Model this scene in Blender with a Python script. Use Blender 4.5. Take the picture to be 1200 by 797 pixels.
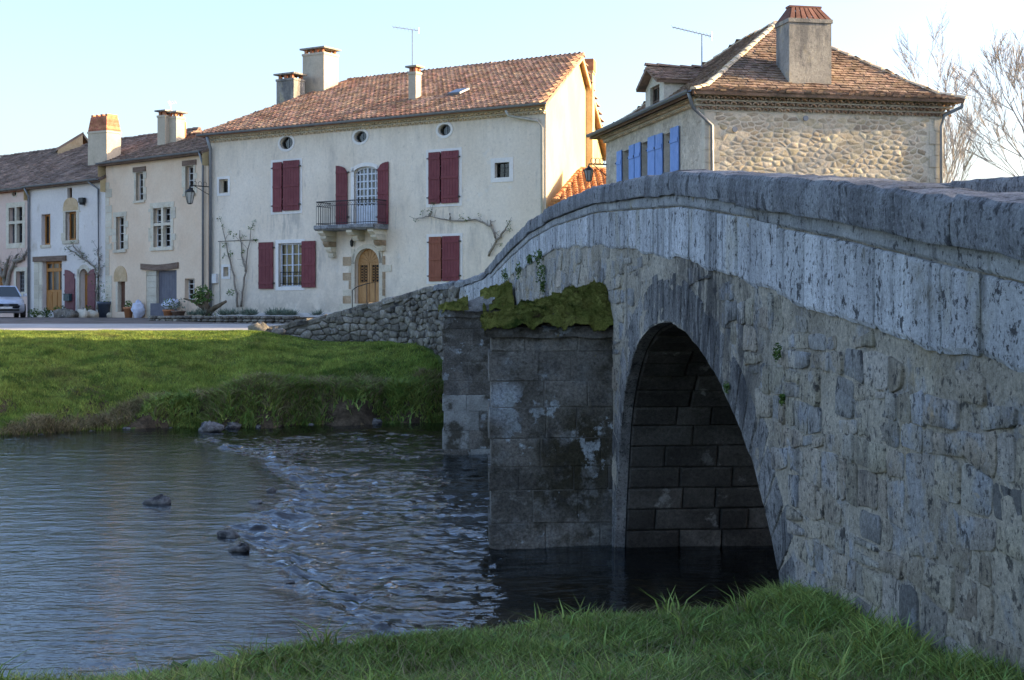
import bpy, math, random
import numpy as np
from mathutils import Vector, Matrix
random.seed(7)
rs = np.random.RandomState(11)
C = bpy.context.scene
col = C.collection
for o in list(bpy.data.objects):
    bpy.data.objects.remove(o)

# ------------------------------------------------------------------ camera
F = 1700.0                     # focal length in photo pixels (photo 1200 wide)
HOR = 366.0                    # horizon row
cam_d = bpy.data.cameras.new('camera')
cam = bpy.data.objects.new('camera', cam_d)
col.objects.link(cam)
cam_d.sensor_width = 36.0
cam_d.lens = F / 1200.0 * 36.0
cam_d.shift_y = -(398.5 - HOR) / 1200.0
cam.location = (0, 0, 0)       # eye level is z = 0, river level z = -3
cam.rotation_euler = (math.radians(90), 0, 0)
cam_d.clip_end = 4000
cam_d.clip_start = 0.1
C.camera = cam
C.render.resolution_x, C.render.resolution_y = 1024, 680

# ------------------------------------------------------------------ sky, sun, exposure
SUN_EL, SUN_DIR = 15.0, (0.995, 0.08)
w = bpy.data.worlds.new('World'); C.world = w; w.use_nodes = True
nt = w.node_tree
sky = nt.nodes.new('ShaderNodeTexSky'); sky.sky_type = 'NISHITA'; sky.sun_disc = False
sky.sun_elevation = math.radians(SUN_EL)
sky.sun_rotation = math.atan2(SUN_DIR[0], SUN_DIR[1])
sky.air_density = 1.0; sky.dust_density = 3.0; sky.ozone_density = 2.4
tint = nt.nodes.new('ShaderNodeMix'); tint.data_type = 'RGBA'; tint.blend_type = 'MULTIPLY'; tint.inputs[0].default_value = 1
tint.inputs[7].default_value = (1.02, .94, .96, 1)          # the evening air is a little more lilac than the sky model
nt.links.new(sky.outputs[0], tint.inputs[6]); nt.links.new(tint.outputs[2], nt.nodes['Background'].inputs[0])
nt.nodes['Background'].inputs[1].default_value = 0.15
sd = bpy.data.lights.new('sun', 'SUN'); sd.energy = 3.8; sd.angle = math.radians(0.6); sd.color = (1.0, .76, .42)
sun = bpy.data.objects.new('sun', sd); col.objects.link(sun)
ce = math.cos(math.radians(SUN_EL)); n_ = math.hypot(*SUN_DIR)
to_sun = Vector((SUN_DIR[0]/n_*ce, SUN_DIR[1]/n_*ce, math.sin(math.radians(SUN_EL))))
sun.rotation_euler = to_sun.to_track_quat('Z', 'Y').to_euler()
sun.location = to_sun * 100
C.view_settings.view_transform = 'Standard'; C.view_settings.look = 'None'
C.view_settings.gamma = 1; C.view_settings.exposure = 1.8
C.cycles.max_bounces = 6; C.cycles.diffuse_bounces = 3; C.cycles.glossy_bounces = 3
C.cycles.transparent_max_bounces = 10

# ------------------------------------------------------------------ materials
def mat(name, c1, c2=None, scale=3.0, lo=.35, hi=.65, fine=35.0, fine_amt=.3, rough=.92, bump=.4, bdist=.012,
        rnd=0.0, hue=0.0, island=False, layers=(), spec=.25, metal=0.0, transl=0.0, bscale=None, vec=(1, 1, 1), coat=0):
    m = bpy.data.materials.new(name); m.use_nodes = True
    t = m.node_tree; N = t.nodes; L = t.links
    b = N['Principled BSDF']
    b.inputs['Roughness'].default_value = rough
    b.inputs['Metallic'].default_value = metal
    b.inputs['Specular IOR Level'].default_value = spec
    if coat: b.inputs['Coat Weight'].default_value = coat
    geo = N.new('ShaderNodeNewGeometry')
    def noise(sc, v=(1, 1, 1), off=0.0, det=5, rg=.6):
        mp = N.new('ShaderNodeMapping'); mp.inputs['Scale'].default_value = v
        mp.inputs['Location'].default_value = (off, off*.7, off*1.3)
        L.new(geo.outputs['Position'], mp.inputs['Vector'])
        n = N.new('ShaderNodeTexNoise'); n.inputs['Scale'].default_value = sc
        n.inputs['Detail'].default_value = det; n.inputs['Roughness'].default_value = rg
        L.new(mp.outputs[0], n.inputs['Vector'])
        return n.outputs[0]
    def ramp(src, a, z_):
        r = N.new('ShaderNodeMapRange'); r.inputs[1].default_value = a; r.inputs[2].default_value = z_
        r.interpolation_type = 'SMOOTHSTEP'
        L.new(src, r.inputs[0]); return r.outputs[0]
    def mix(f, a, z_):
        x = N.new('ShaderNodeMix'); x.data_type = 'RGBA'
        L.new(f, x.inputs[0])
        for s, v in ((6, a), (7, z_)):
            if isinstance(v, tuple): x.inputs[s].default_value = (*v, 1)
            else: L.new(v, x.inputs[s])
        return x.outputs[2]
    c = mix(ramp(noise(scale, vec), lo, hi), c1, c2 or c1)
    for i, ly in enumerate(layers):          # (colour, scale, lo, hi, stretch, amount)
        lc, sc, a, z_ = ly[:4]
        st = ly[4] if len(ly) > 4 else (1, 1, 1)
        amt = ly[5] if len(ly) > 5 else 1.0
        f = ramp(noise(sc, st, 13.7*(i+1), 6, .65), a, z_)
        if len(ly) > 6 and ly[6]:                      # a stain with a place of its own: (centre, radius)
            vm = N.new('ShaderNodeVectorMath'); vm.operation = 'DISTANCE'; vm.inputs[1].default_value = ly[6][0]
            L.new(geo.outputs['Position'], vm.inputs[0])
            mr_ = N.new('ShaderNodeMapRange'); mr_.inputs[1].default_value = ly[6][1]; mr_.inputs[2].default_value = ly[6][1]*.35
            L.new(vm.outputs['Value'], mr_.inputs[0]); m3 = N.new('ShaderNodeMath'); m3.operation = 'MULTIPLY'
            L.new(f, m3.inputs[0]); L.new(mr_.outputs[0], m3.inputs[1]); f = m3.outputs[0]
        if len(ly) > 7:                      # only low on the wall: full at the first height, gone at the second
            sx_ = N.new('ShaderNodeSeparateXYZ'); L.new(geo.outputs['Position'], sx_.inputs[0])
            mr_ = N.new('ShaderNodeMapRange'); mr_.inputs[1].default_value = ly[7][0]; mr_.inputs[2].default_value = ly[7][1]; mr_.inputs[3].default_value = 1; mr_.inputs[4].default_value = 0
            L.new(sx_.outputs[2], mr_.inputs[0]); m3 = N.new('ShaderNodeMath'); m3.operation = 'MULTIPLY'
            L.new(f, m3.inputs[0]); L.new(mr_.outputs[0], m3.inputs[1]); f = m3.outputs[0]
        if amt != 1.0:
            mm = N.new('ShaderNodeMath'); mm.operation = 'MULTIPLY'; mm.inputs[1].default_value = amt
            L.new(f, mm.inputs[0]); f = mm.outputs[0]
        c = mix(f, c, lc)
    fn = noise(fine, (1, 1, 1), 5.0, 6, .82)
    hsv = N.new('ShaderNodeHueSaturation')
    L.new(c, hsv.inputs['Color'])
    val = N.new('ShaderNodeMapRange'); val.inputs[1].default_value = .32; val.inputs[2].default_value = .68
    val.inputs[3].default_value = 1-fine_amt; val.inputs[4].default_value = 1+fine_amt
    L.new(fn, val.inputs[0]); v = val.outputs[0]
    if rnd or hue:
        if island: rr = geo.outputs['Random Per Island']
        else: rr = N.new('ShaderNodeObjectInfo').outputs['Random']
        if rnd:
            mr = N.new('ShaderNodeMapRange'); mr.inputs[3].default_value = 1-rnd; mr.inputs[4].default_value = 1+rnd
            L.new(rr, mr.inputs[0])
            mu = N.new('ShaderNodeMath'); mu.operation = 'MULTIPLY'
            L.new(mr.outputs[0], mu.inputs[0]); L.new(v, mu.inputs[1]); v = mu.outputs[0]
        if hue:
            k = N.new('ShaderNodeMath'); k.operation = 'MULTIPLY'; k.inputs[1].default_value = 7.31
            fr = N.new('ShaderNodeMath'); fr.operation = 'FRACT'
            L.new(rr, k.inputs[0]); L.new(k.outputs[0], fr.inputs[0])
            mh = N.new('ShaderNodeMapRange'); mh.inputs[3].default_value = .5-hue; mh.inputs[4].default_value = .5+hue
            L.new(fr.outputs[0], mh.inputs[0]); L.new(mh.outputs[0], hsv.inputs['Hue'])
    L.new(v, hsv.inputs['Value'])
    L.new(hsv.outputs[0], b.inputs['Base Color'])
    if bump:
        bn = noise(bscale or fine, (1, 1, 1), 5.0, 7, .78)
        bp = N.new('ShaderNodeBump'); bp.inputs['Strength'].default_value = bump; bp.inputs['Distance'].default_value = bdist
        L.new(bn, bp.inputs['Height']); L.new(bp.outputs[0], b.inputs['Normal'])
    if transl:
        tr = N.new('ShaderNodeBsdfTranslucent'); L.new(hsv.outputs[0], tr.inputs[0])
        ms = N.new('ShaderNodeMixShader'); ms.inputs[0].default_value = transl
        L.new(b.outputs[0], ms.inputs[1]); L.new(tr.outputs[0], ms.inputs[2])
        L.new(ms.outputs[0], N['Material Output'].inputs[0])
    return m
def plain(name, c, rough=.6, metal=0.0, rnd=.0, spec=.4, bump=0, coat=0):
    return mat(name, c, tuple(x*.85 for x in c), scale=5, fine_amt=.06, rough=rough, metal=metal, bump=bump, rnd=rnd, spec=spec, coat=coat)

LICH = (.50, .51, .50); BLK = (.045, .045, .05)
M = {}
STA = ((.05, .05, .055), 2.4, .40, .56, (2.0, 2.0, .35), .85, ((1.75, 13.6, .15), 1.5))     # black run-off stain over the crown of the arch
STB = ((.05, .05, .055), 2.0, .44, .58, (1.5, 1.5, .6), .8, ((1.95, 12.2, -.4), 1.0))
M['mortar'] = mat('mortar', (.41, .365, .295), (.58, .525, .43), scale=1.3, fine=26, fine_amt=.45, bump=1.0, bdist=.05, layers=[
    ((.07, .07, .075), 1.5, .54, .72, (1.6, 1.6, .3), .7), ((.42, .43, .45), 2.2, .54, .66, (1, 1, 1), .8), (BLK, 7, .60, .66, (1, 1, 1), .8), (BLK, 20, .57, .64, (1, 1, 1), .7), ((.44, .33, .15), .9, .6, .75, (1, 1, 1), .5), STA, STB])
M['rubble'] = mat('rubble', (.38, .35, .305), (.57, .53, .46), scale=1.7, fine=30, fine_amt=.45, bump=1.0, bdist=.045, rnd=.22, hue=.014, layers=[
    ((.42, .44, .48), 2.6, .50, .62, (1, 1, 1), .8), ((.06, .06, .065), 1.6, .54, .72, (1.6, 1.6, .35), .7), (BLK, 9, .58, .65, (1, 1, .7), .8), (BLK, 24, .56, .62, (1, 1, 1), .75), ((.44, .31, .12), 1.3, .62, .72, (1, 1, 1), .7), STA, STB])
M['rubble_dark'] = mat('rubble_dark', (.25, .245, .235), (.40, .39, .37), scale=2.2, fine=30, fine_amt=.5, bump=1.0, bdist=.05, rnd=.25, hue=.012, layers=[((.42, .43, .45), 3.5, .52, .62, (1, 1, 1), .8), (BLK, 8, .56, .64, (1, 1, .7), .8), STA, STB])
M['rubble_tan'] = mat('rubble_tan', (.39, .34, .265), (.54, .485, .39), scale=1.9, fine=30, fine_amt=.45, bump=1.0, bdist=.045, rnd=.2, hue=.012, layers=[
    ((.42, .43, .45), 2.6, .55, .66, (1, 1, 1), .7), ((.06, .06, .065), 1.6, .56, .72, (1.6, 1.6, .35), .6), (BLK, 9, .58, .65, (1, 1, .7), .8), (BLK, 24, .56, .62, (1, 1, 1), .7), STA, STB])
M['slab'] = mat('parapet_stone', (.43, .44, .46), (.60, .61, .63), scale=2.2, fine=45, fine_amt=.38, bump=1, bdist=.02, rnd=.2, hue=.01, vec=(1, 1, .35), layers=[
    ((.13, .135, .145), 2.6, .50, .68, (2.6, 2.6, .22), .75), ((.46, .41, .29), .9, .54, .68, (1, 1, .6), .6), ((.20, .205, .21), 6, .54, .66, (1.5, 1.5, .6), .6), (BLK, 11, .585, .625, (1, 1, .8), .9), (BLK, 30, .575, .62, (1, 1, 1), .8), ((.58, .59, .60), 20, .58, .66, (1, 1, 1), .5), ((.20, .18, .13), 1.5, .6, .7, (1, 1, 1), .6)])
M['coping'] = mat('coping_stone', (.20, .205, .22), (.37, .38, .40), scale=2.4, fine=34, fine_amt=.5, bump=1, bdist=.045, rnd=.12, vec=(1, 1, .4), layers=[
    ((.34, .35, .37), 3.0, .53, .70, (2.0, 2.0, .3), .6), (BLK, 9, .55, .64, (1, 1, .5), .8), (BLK, 28, .56, .62, (1, 1, 1), .7), ((.44, .45, .47), 22, .58, .66, (1, 1, 1), .8)])
M['course'] = mat('course_stone', (.32, .33, .34), (.48, .485, .49), scale=2.2, fine=40, fine_amt=.4, bump=1, bdist=.03, rnd=.12, layers=[(BLK, 13, .58, .62, (1, 1, .8), .8), 
    ((.15, .15, .16), 2.4, .54, .70, (2.4, 2.4, .5), .7), ((.42, .34, .14), 2.0, .60, .72, (1, 1, 1), .6), (BLK, 26, .62, .68)])
M['vouss'] = mat('voussoir_stone', (.22, .22, .22), (.40, .39, .375), scale=1.6, fine=30, fine_amt=.5, bump=1.0, bdist=.055, rnd=.14, hue=.01, layers=[(BLK, 12, .58, .63, (1, 1, .6), .8), (BLK, 30, .56, .61, (1, 1, 1), .7), 
    (BLK, 2.0, .50, .66, (2.2, 2.2, .3), .75), ((.36, .36, .35), 4.5, .60, .68, (1.4, 1.4, .5), .7), ((.34, .25, .2), 1.6, .63, .74, (1, 1, 1), .5), STA, STB])
M['pier'] = mat('pier_stone', (.115, .105, .09), (.25, .23, .20), scale=1.1, fine=26, fine_amt=.6, bump=1.0, bdist=.06, bscale=9, rnd=.16, layers=[
    ((.06, .052, .035), 1.0, .48, .60, (1, 1, 1), .85), ((.30, .29, .26), 1.7, .55, .64, (1, 1, 2), .6), ((.05, .042, .022), 2.2, .36, .5, (1, 1, 1), .9, ((.85, 18.6, -1.75), .85)), ((.46, .50, .54), 3.0, .45, .5, (1, 1, 1), 1, ((-.08, 18.4, -1.15), .34)), ((.40, .43, .44), 2.4, .58, .63), ((.23, .225, .21), 3.5, .52, .64, (1, 1, 1), .7), (BLK, 2.2, .56, .7, (1, 1, .6), .6), ((.30, .32, .32), 11, .66, .72, (1, 1, 1), .8), ((.3, .24, .08), 6, .7, .76)])
M['pier_core'] = mat('pier_joint', (.13, .12, .105), (.21, .195, .17), scale=2, fine=30, fine_amt=.4, bump=.8, bdist=.02)
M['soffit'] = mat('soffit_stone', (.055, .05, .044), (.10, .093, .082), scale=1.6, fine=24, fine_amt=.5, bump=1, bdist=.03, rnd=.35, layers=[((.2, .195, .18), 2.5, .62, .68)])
M['pier_pale'] = mat('pier_pale_stone', (.30, .30, .28), (.42, .42, .40), scale=2.5, fine=30, fine_amt=.35, bump=.9, bdist=.03, rnd=.1, layers=[((.10, .09, .07), 1.8, .50, .62), ((.4, .32, .12), 3, .66, .74)])
M['moss'] = mat('moss', (.18, .20, .045), (.33, .32, .085), scale=2.2, fine=40, fine_amt=.6, rough=1, bump=1, bdist=.09, spec=.05, layers=[((.09, .06, .03), 3.5, .56, .68), ((.04, .065, .014), 1.6, .53, .66), ((.22, .2, .05), 9, .58, .66)])
M['wing'] = mat('wing_rubble', (.16, .145, .12), (.30, .275, .235), scale=1.4, fine=12, fine_amt=.45, bump=1.0, bdist=.06, rnd=.3, hue=.012, layers=[
    (BLK, 2.6, .53, .64, (1, 1, 1), .75), ((.40, .40, .39), 5, .61, .68), ((.04, .05, .02), 3.2, .62, .72)])
M['wing_core'] = mat('wing_mortar', (.12, .11, .09), (.2, .185, .155), scale=2, fine=14, fine_amt=.4, bump=.9, bdist=.05, layers=[(BLK, 3, .5, .65)])

M['earth'] = mat('earth', (.06, .045, .03), (.14, .105, .07), scale=2.2, fine=12, fine_amt=.45, rough=1, bump=1, bdist=.08, spec=.1)
M['grassground'] = mat('grass_ground', (.08, .12, .03), (.12, .16, .045), scale=.5, fine=6, fine_amt=.4, rough=1, bump=1, bdist=.06, spec=.05, layers=[((.09, .085, .035), .8, .62, .75)])
M['blade'] = mat('grass_blade', (.175, .25, .055), (.265, .34, .09), scale=.8, fine=5, fine_amt=.35, rough=.6, bump=0, rnd=.5, hue=.035, island=True, transl=.25, spec=.3)
M['blade_far'] = mat('lawn_blade', (.20, .275, .055), (.29, .35, .08), scale=.28, fine=2.2, fine_amt=.4, rough=.7, bump=0, rnd=.4, hue=.025, island=True, transl=.4, spec=.15, layers=[((.085, .145, .03), .9, .5, .62, (1, 1.6, 1), .8), ((.17, .16, .06), .7, .54, .68, (1, 1, 1), .75)])
M['blade_dry'] = mat('dry_grass', (.20, .165, .085), (.30, .25, .14), scale=1.5, fine=3, fine_amt=.3, rough=.8, bump=0, rnd=.4, island=True, transl=.2)
M['bed'] = mat('riverbed', (.07, .05, .025), (.20, .14, .07), scale=1.0, fine=8, fine_amt=.5, rough=.8, bump=1, bdist=.05, layers=[((.22, .15, .07), 2.5, .56, .68)])
M['rock'] = mat('rock', (.12, .11, .10), (.26, .25, .24), scale=6, fine=30, fine_amt=.4, bump=1, bdist=.04, rough=.6, layers=[(BLK, 3, .5, .62)])
M['road'] = mat('road', (.38, .37, .36), (.47, .455, .44), scale=.7, fine=14, fine_amt=.15, bump=.3, bdist=.01)
M['forecourt'] = mat('forecourt', (.15, .125, .11), (.21, .175, .155), scale=.8, fine=8, fine_amt=.3, bump=.5, bdist=.02, layers=[((.05, .075, .02), 1.0, .6, .7)])

M['plaster'] = mat('plaster_cream', (.76, .66, .54), (.83, .74, .63), scale=.35, fine=9, fine_amt=.1, bump=.35, bdist=.02, layers=[
    ((.56, .50, .43), .8, .50, .72, (1, 1, .35), .8), ((.44, .40, .36), 2.2, .58, .72, (1.6, 1.6, .3), .6), ((.40, .375, .34), 2.0, .40, .60, (2, 2, .35), .7, ((-9.1, 58.7, 3.7), 1.3)), ((.40, .375, .34), 2.0, .42, .60, (2, 2, .35), .6, ((-2.6, 54.4, 3.6), 1.3)), ((.38, .35, .32), 2.6, .42, .60, (2, 2, .5), .6, ((-8, 58, 1.9), 1.0)), ((.42, .37, .31), 1.2, .36, .58, (1, 1, 1), .65, None, (-.3, 1.6)), ((.40, .36, .31), 2.5, .42, .62, (2, 2, .3), .5, None, (9, 5.5)), ((.50, .44, .36), 7, .60, .68, (1, 1, 1), .4), ((.72, .70, .67), 1.6, .6, .68, (1, 1, 1), .35)])
M['side_render'] = mat('beige_stone_render', (.50, .43, .34), (.66, .58, .47), scale=1.6, fine=10, fine_amt=.3, bump=.9, bdist=.04, layers=[((.40, .33, .25), 4, .54, .64, (1, 1, 1.6), .7), ((.72, .66, .56), 3, .58, .68, (1, 1, 1), .6)])
M['plaster_gable'] = mat('plaster_gable', (.56, .43, .24), (.62, .49, .29), scale=.5, fine=9, fine_amt=.08, bump=.3, bdist=.02, layers=[((.5, .45, .34), 1.2, .6, .75, (1, 1, .4), .5)])  # sun's gold put into the colour: yellower than the front plaster
M['plaster_a'] = mat('plaster_peach', (.73, .55, .40), (.79, .63, .48), scale=.45, fine=9, fine_amt=.08, bump=.35, bdist=.02, layers=[((.42, .34, .26), 1.0, .57, .75, (1, 1, .5), .5)])
M['plaster_b'] = mat('plaster_white', (.68, .63, .60), (.76, .71, .67), scale=.5, fine=9, fine_amt=.08, bump=.35, bdist=.02, layers=[((.45, .38, .29), .9, .57, .72, (1, 1, .6), .6)])
M['plaster_c'] = mat('plaster_pink', (.68, .50, .42), (.74, .57, .49), scale=.5, fine=9, fine_amt=.08, bump=.35, bdist=.02)
M['trim'] = mat('limestone', (.56, .50, .40), (.66, .60, .49), scale=1.5, fine=14, fine_amt=.15, bump=.5, bdist=.02, rnd=.12, layers=[((.42, .33, .18), 1.6, .57, .7, (1, 1, 1), .6)])
M['trim_white'] = mat('white_surround', (.74, .71, .68), (.80, .77, .74), scale=2, fine=14, fine_amt=.08, bump=.3, rnd=.04)
M['ochre'] = mat('ochre_stone', (.50, .35, .20), (.58, .43, .27), scale=2, fine=14, fine_amt=.2, bump=.5, bdist=.02, rnd=.12)
M['brown_stone'] = mat('brown_stone', (.30, .21, .13), (.42, .32, .22), scale=2, fine=14, fine_amt=.25, bump=.6, bdist=.03, rnd=.22)
M['shutter'] = mat('maroon_paint', (.16, .035, .045), (.19, .048, .058), scale=3, fine=20, fine_amt=.1, rough=.55, bump=.15, rnd=.12)
M['shutter_lit'] = mat('lit_shutter_paint', (.23, .075, .045), (.27, .095, .06), scale=3, fine=20, fine_amt=.1, rough=.6, bump=.15)  # browner, lighter copy of the maroon paint: light on the leaf put into colour
M['blue'] = mat('blue_paint', (.17, .31, .66), (.22, .37, .74), scale=3, fine=20, fine_amt=.07, rough=.5, bump=.1, rnd=.1)
M['purple'] = mat('plum_paint', (.17, .06, .075), (.21, .08, .09), scale=3, fine=20, fine_amt=.1, rough=.55, bump=.1)
M['greydoor'] = mat('grey_paint', (.12, .12, .15), (.15, .15, .18), scale=3, fine=20, fine_amt=.1, rough=.6, bump=.1)
M['wood'] = mat('varnished_wood', (.36, .15, .035), (.44, .20, .055), scale=4, fine=25, fine_amt=.15, rough=.45, bump=.15, vec=(3, 3, .6), rnd=.1)
M['oak'] = mat('oak_door', (.38, .20, .08), (.46, .26, .11), scale=4, fine=25, fine_amt=.15, rough=.5, bump=.2, vec=(3, 3, .6))
M['darkwood'] = mat('dark_wood', (.10, .045, .03), (.14, .065, .04), scale=4, fine=25, fine_amt=.2, rough=.6, bump=.2)
M['timber'] = mat('old_timber', (.15, .10, .075), (.22, .155, .12), scale=3, fine=20, fine_amt=.3, rough=.85, bump=.6, bdist=.02, vec=(.6, .6, 4))
M['white'] = plain('white_paint', (.72, .72, .72), .4)
M['white_door'] = plain('white_door_paint', (.62, .66, .74), .4)
M['iron'] = plain('wrought_iron', (.03, .032, .035), .5, .3)
M['zinc'] = plain('zinc', (.26, .28, .31), .45, .5)
M['cream_pipe'] = plain('cream_pipe', (.52, .50, .44), .6)
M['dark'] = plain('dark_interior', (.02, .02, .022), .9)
M['curtain'] = mat('warm_reflection', (.80, .62, .28), (.85, .72, .42), scale=6, fine=8, fine_amt=.1, rough=.9, bump=0, vec=(6, 6, .4))  # yellow sheet standing in for a warm reflection in the glass
M['curtain_white'] = mat('white_curtain', (.62, .62, .60), (.72, .70, .66), scale=6, fine=8, fine_amt=.1, rough=.9, bump=0, vec=(6, 6, .4))
M['terracotta'] = mat('terracotta', (.42, .17, .08), (.48, .22, .11), scale=5, fine=20, fine_amt=.15, bump=.2)
M['glaze'] = plain('blue_grey_pot', (.07, .09, .13), .4)
M['fleece'] = mat('fleece_cover', (.62, .66, .82), (.70, .73, .86), scale=5, fine=10, fine_amt=.12, rough=.9, bump=.8, bdist=.04)
M['leaf'] = mat('leaf', (.07, .13, .03), (.11, .18, .045), scale=2, fine=6, fine_amt=.3, rough=.5, bump=0, rnd=.4, hue=.03, island=True, transl=.2)
M['lavender'] = mat('lavender_leaf', (.13, .18, .14), (.19, .24, .19), scale=2, fine=6, fine_amt=.3, rough=.8, bump=0, rnd=.35, hue=.02, island=True, transl=.15)
M['bark'] = mat('bark', (.10, .08, .055), (.17, .14, .10), scale=4, fine=20, fine_amt=.35, bump=.8, bdist=.02)
M['bark_pale'] = mat('pale_bark', (.22, .19, .16), (.30, .265, .225), scale=3, fine=12, fine_amt=.3, bump=.5, bdist=.02)
M['twig'] = mat('twig_bark', (.33, .30, .28), (.42, .38, .36), scale=2, fine=6, fine_amt=.2, bump=0)
M['chimney'] = mat('chimney_render', (.50, .43, .33), (.58, .50, .39), scale=1.2, fine=12, fine_amt=.12, bump=.5, bdist=.02, layers=[((.22, .21, .20), 1.2, .56, .75, (1, 1, .5), .6)])
M['chimney_grey'] = mat('grey_chimney_render', (.30, .28, .25), (.42, .39, .34), scale=.9, fine=12, fine_amt=.2, bump=.6, bdist=.03, layers=[((.12, .12, .125), 1.3, .45, .62, (1.5, 1.5, .4), .7), ((.50, .42, .26), 1.2, .54, .66, (1, 1, .6), .7), ((.14, .14, .14), 9, .58, .66, (1, 1, 1), .5)])
M['brick'] = mat('brick', (.40, .16, .09), (.50, .22, .13), scale=5, fine=20, fine_amt=.2, bump=.5, rnd=.25, hue=.01)
M['brick_isl'] = mat('brick_row', (.40, .16, .09), (.50, .22, .13), scale=5, fine=20, fine_amt=.2, bump=.5, rnd=.25, island=True)
M['tile_red'] = mat('canal_tile_red', (.31, .17, .105), (.41, .26, .175), scale=1.0, fine=9, fine_amt=.22, bump=.4, bdist=.02, rnd=.38, hue=.014, island=True, layers=[
    ((.12, .10, .085), 1.5, .56, .72, (1, 1, 1), .8), ((.50, .38, .25), 2.6, .62, .74, (1, 1, 1), .6)])
M['tile_dark'] = mat('chimney_tile_dark', (.17, .08, .06), (.24, .12, .09), scale=3, fine=12, fine_amt=.25, bump=.4, rnd=.25)
M['tile_orange'] = mat('canal_tile_orange', (.46, .19, .08), (.56, .28, .13), scale=1.0, fine=9, fine_amt=.2, bump=.4, rnd=.25, island=True)
M['tile_brown'] = mat('flat_tile_brown', (.20, .135, .095), (.31, .215, .155), scale=.9, fine=9, fine_amt=.25, bump=.5, bdist=.02, rnd=.35, hue=.012, island=True, layers=[
    ((.10, .09, .075), 1.0, .54, .7, (1, 1, 1), .7), ((.40, .15, .07), 1.6, .64, .72, (1, 1, 1), .8), ((.22, .19, .05), 3, .7, .78)])
M['tile_grey'] = mat('flat_tile_grey', (.17, .12, .095), (.28, .205, .165), scale=.9, fine=9, fine_amt=.25, bump=.5, bdist=.02, rnd=.35, hue=.01, island=True, layers=[
    ((.07, .065, .06), 1.1, .54, .7, (1, 1, 1), .7), ((.34, .16, .08), 2.0, .66, .74, (1, 1, 1), .6), ((.24, .23, .21), 2.0, .66, .76, (1, 1, 1), .5)])
M['genoise'] = mat('cornice_tile', (.62, .48, .32), (.72, .60, .44), scale=3, fine=12, fine_amt=.2, bump=.4, rnd=.2, island=True)
M['genoise_dark'] = mat('cornice_tile_brown', (.30, .20, .14), (.46, .36, .27), scale=3, fine=12, fine_amt=.25, bump=.4, rnd=.3, island=True)
M['rmortar'] = mat('house_mortar', (.62, .55, .43), (.72, .65, .53), scale=1.2, fine=12, fine_amt=.2, bump=.8, bdist=.03, layers=[((.36, .33, .28), 2, .55, .7, (1, 1, 1), .6)])
M['rstone'] = mat('house_rubble', (.48, .40, .28), (.64, .56, .43), scale=2.0, fine=14, fine_amt=.25, bump=.9, bdist=.03, rnd=.24, hue=.012, layers=[((.40, .27, .12), 1.6, .64, .72, (1, 1, 1), .7), ((.2, .18, .15), 4, .63, .7, (1, 1, 1), .7)])
M['carpaint'] = plain('silver_blue_paint', (.62, .68, .80), .3, .3, coat=.5)
M['tyre'] = plain('tyre_rubber', (.02, .02, .02), .8)
M['lamp_glass'] = plain('frosted_glass', (.45, .45, .42), .2)
M['plastic_blue'] = plain('blue_green_plastic', (.03, .07, .09), .4)
def glass(name, tint=(.55, .58, .62), refl=.35):
    m = bpy.data.materials.new(name); m.use_nodes = True; N = m.node_tree.nodes; L = m.node_tree.links
    N.remove(N['Principled BSDF'])
    g = N.new('ShaderNodeBsdfGlossy'); g.inputs['Roughness'].default_value = .03; g.inputs[0].default_value = (.9, .93, 1, 1)
    tr = N.new('ShaderNodeBsdfTransparent'); tr.inputs[0].default_value = (*tint, 1)
    lw = N.new('ShaderNodeLayerWeight'); lw.inputs[0].default_value = refl
    ms = N.new('ShaderNodeMixShader')
    L.new(lw.outputs[0], ms.inputs[0]); L.new(tr.outputs[0], ms.inputs[1]); L.new(g.outputs[0], ms.inputs[2])
    L.new(ms.outputs[0], N['Material Output'].inputs[0]); return m
M['glass'] = glass('window_glass')
def water_mat():
    m = bpy.data.materials.new('river_water'); m.use_nodes = True; N = m.node_tree.nodes; L = m.node_tree.links
    N.remove(N['Principled BSDF'])
    geo = N.new('ShaderNodeNewGeometry')
    def nz(sc, v, det):
        mp = N.new('ShaderNodeMapping'); mp.inputs['Scale'].default_value = v
        L.new(geo.outputs['Position'], mp.inputs[0])
        n = N.new('ShaderNodeTexNoise'); n.inputs['Scale'].default_value = sc; n.inputs['Detail'].default_value = det
        L.new(mp.outputs[0], n.inputs['Vector']); return n.outputs[0]
    b1 = N.new('ShaderNodeBump'); b1.inputs['Strength'].default_value = .30; b1.inputs['Distance'].default_value = .05
    L.new(nz(7, (.7, 1.2, 1), 3), b1.inputs['Height'])
    g = N.new('ShaderNodeBsdfGlossy'); g.inputs['Roughness'].default_value = .035; g.inputs[0].default_value = (.80, .89, 1, 1)
    tr = N.new('ShaderNodeBsdfTransparent'); tr.inputs[0].default_value = (.62, .58, .46, 1)
    fr = N.new('ShaderNodeFresnel'); fr.inputs[0].default_value = 1.34
    L.new(b1.outputs[0], g.inputs['Normal']); L.new(b1.outputs[0], fr.inputs['Normal'])
    ms = N.new('ShaderNodeMixShader')
    L.new(fr.outputs[0], ms.inputs[0]); L.new(tr.outputs[0], ms.inputs[1]); L.new(g.outputs[0], ms.inputs[2])
    L.new(ms.outputs[0], N['Material Output'].inputs[0]); return m
M['water'] = water_mat()
M['foam'] = plain('foam', (.75, .78, .82), .6)

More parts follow.
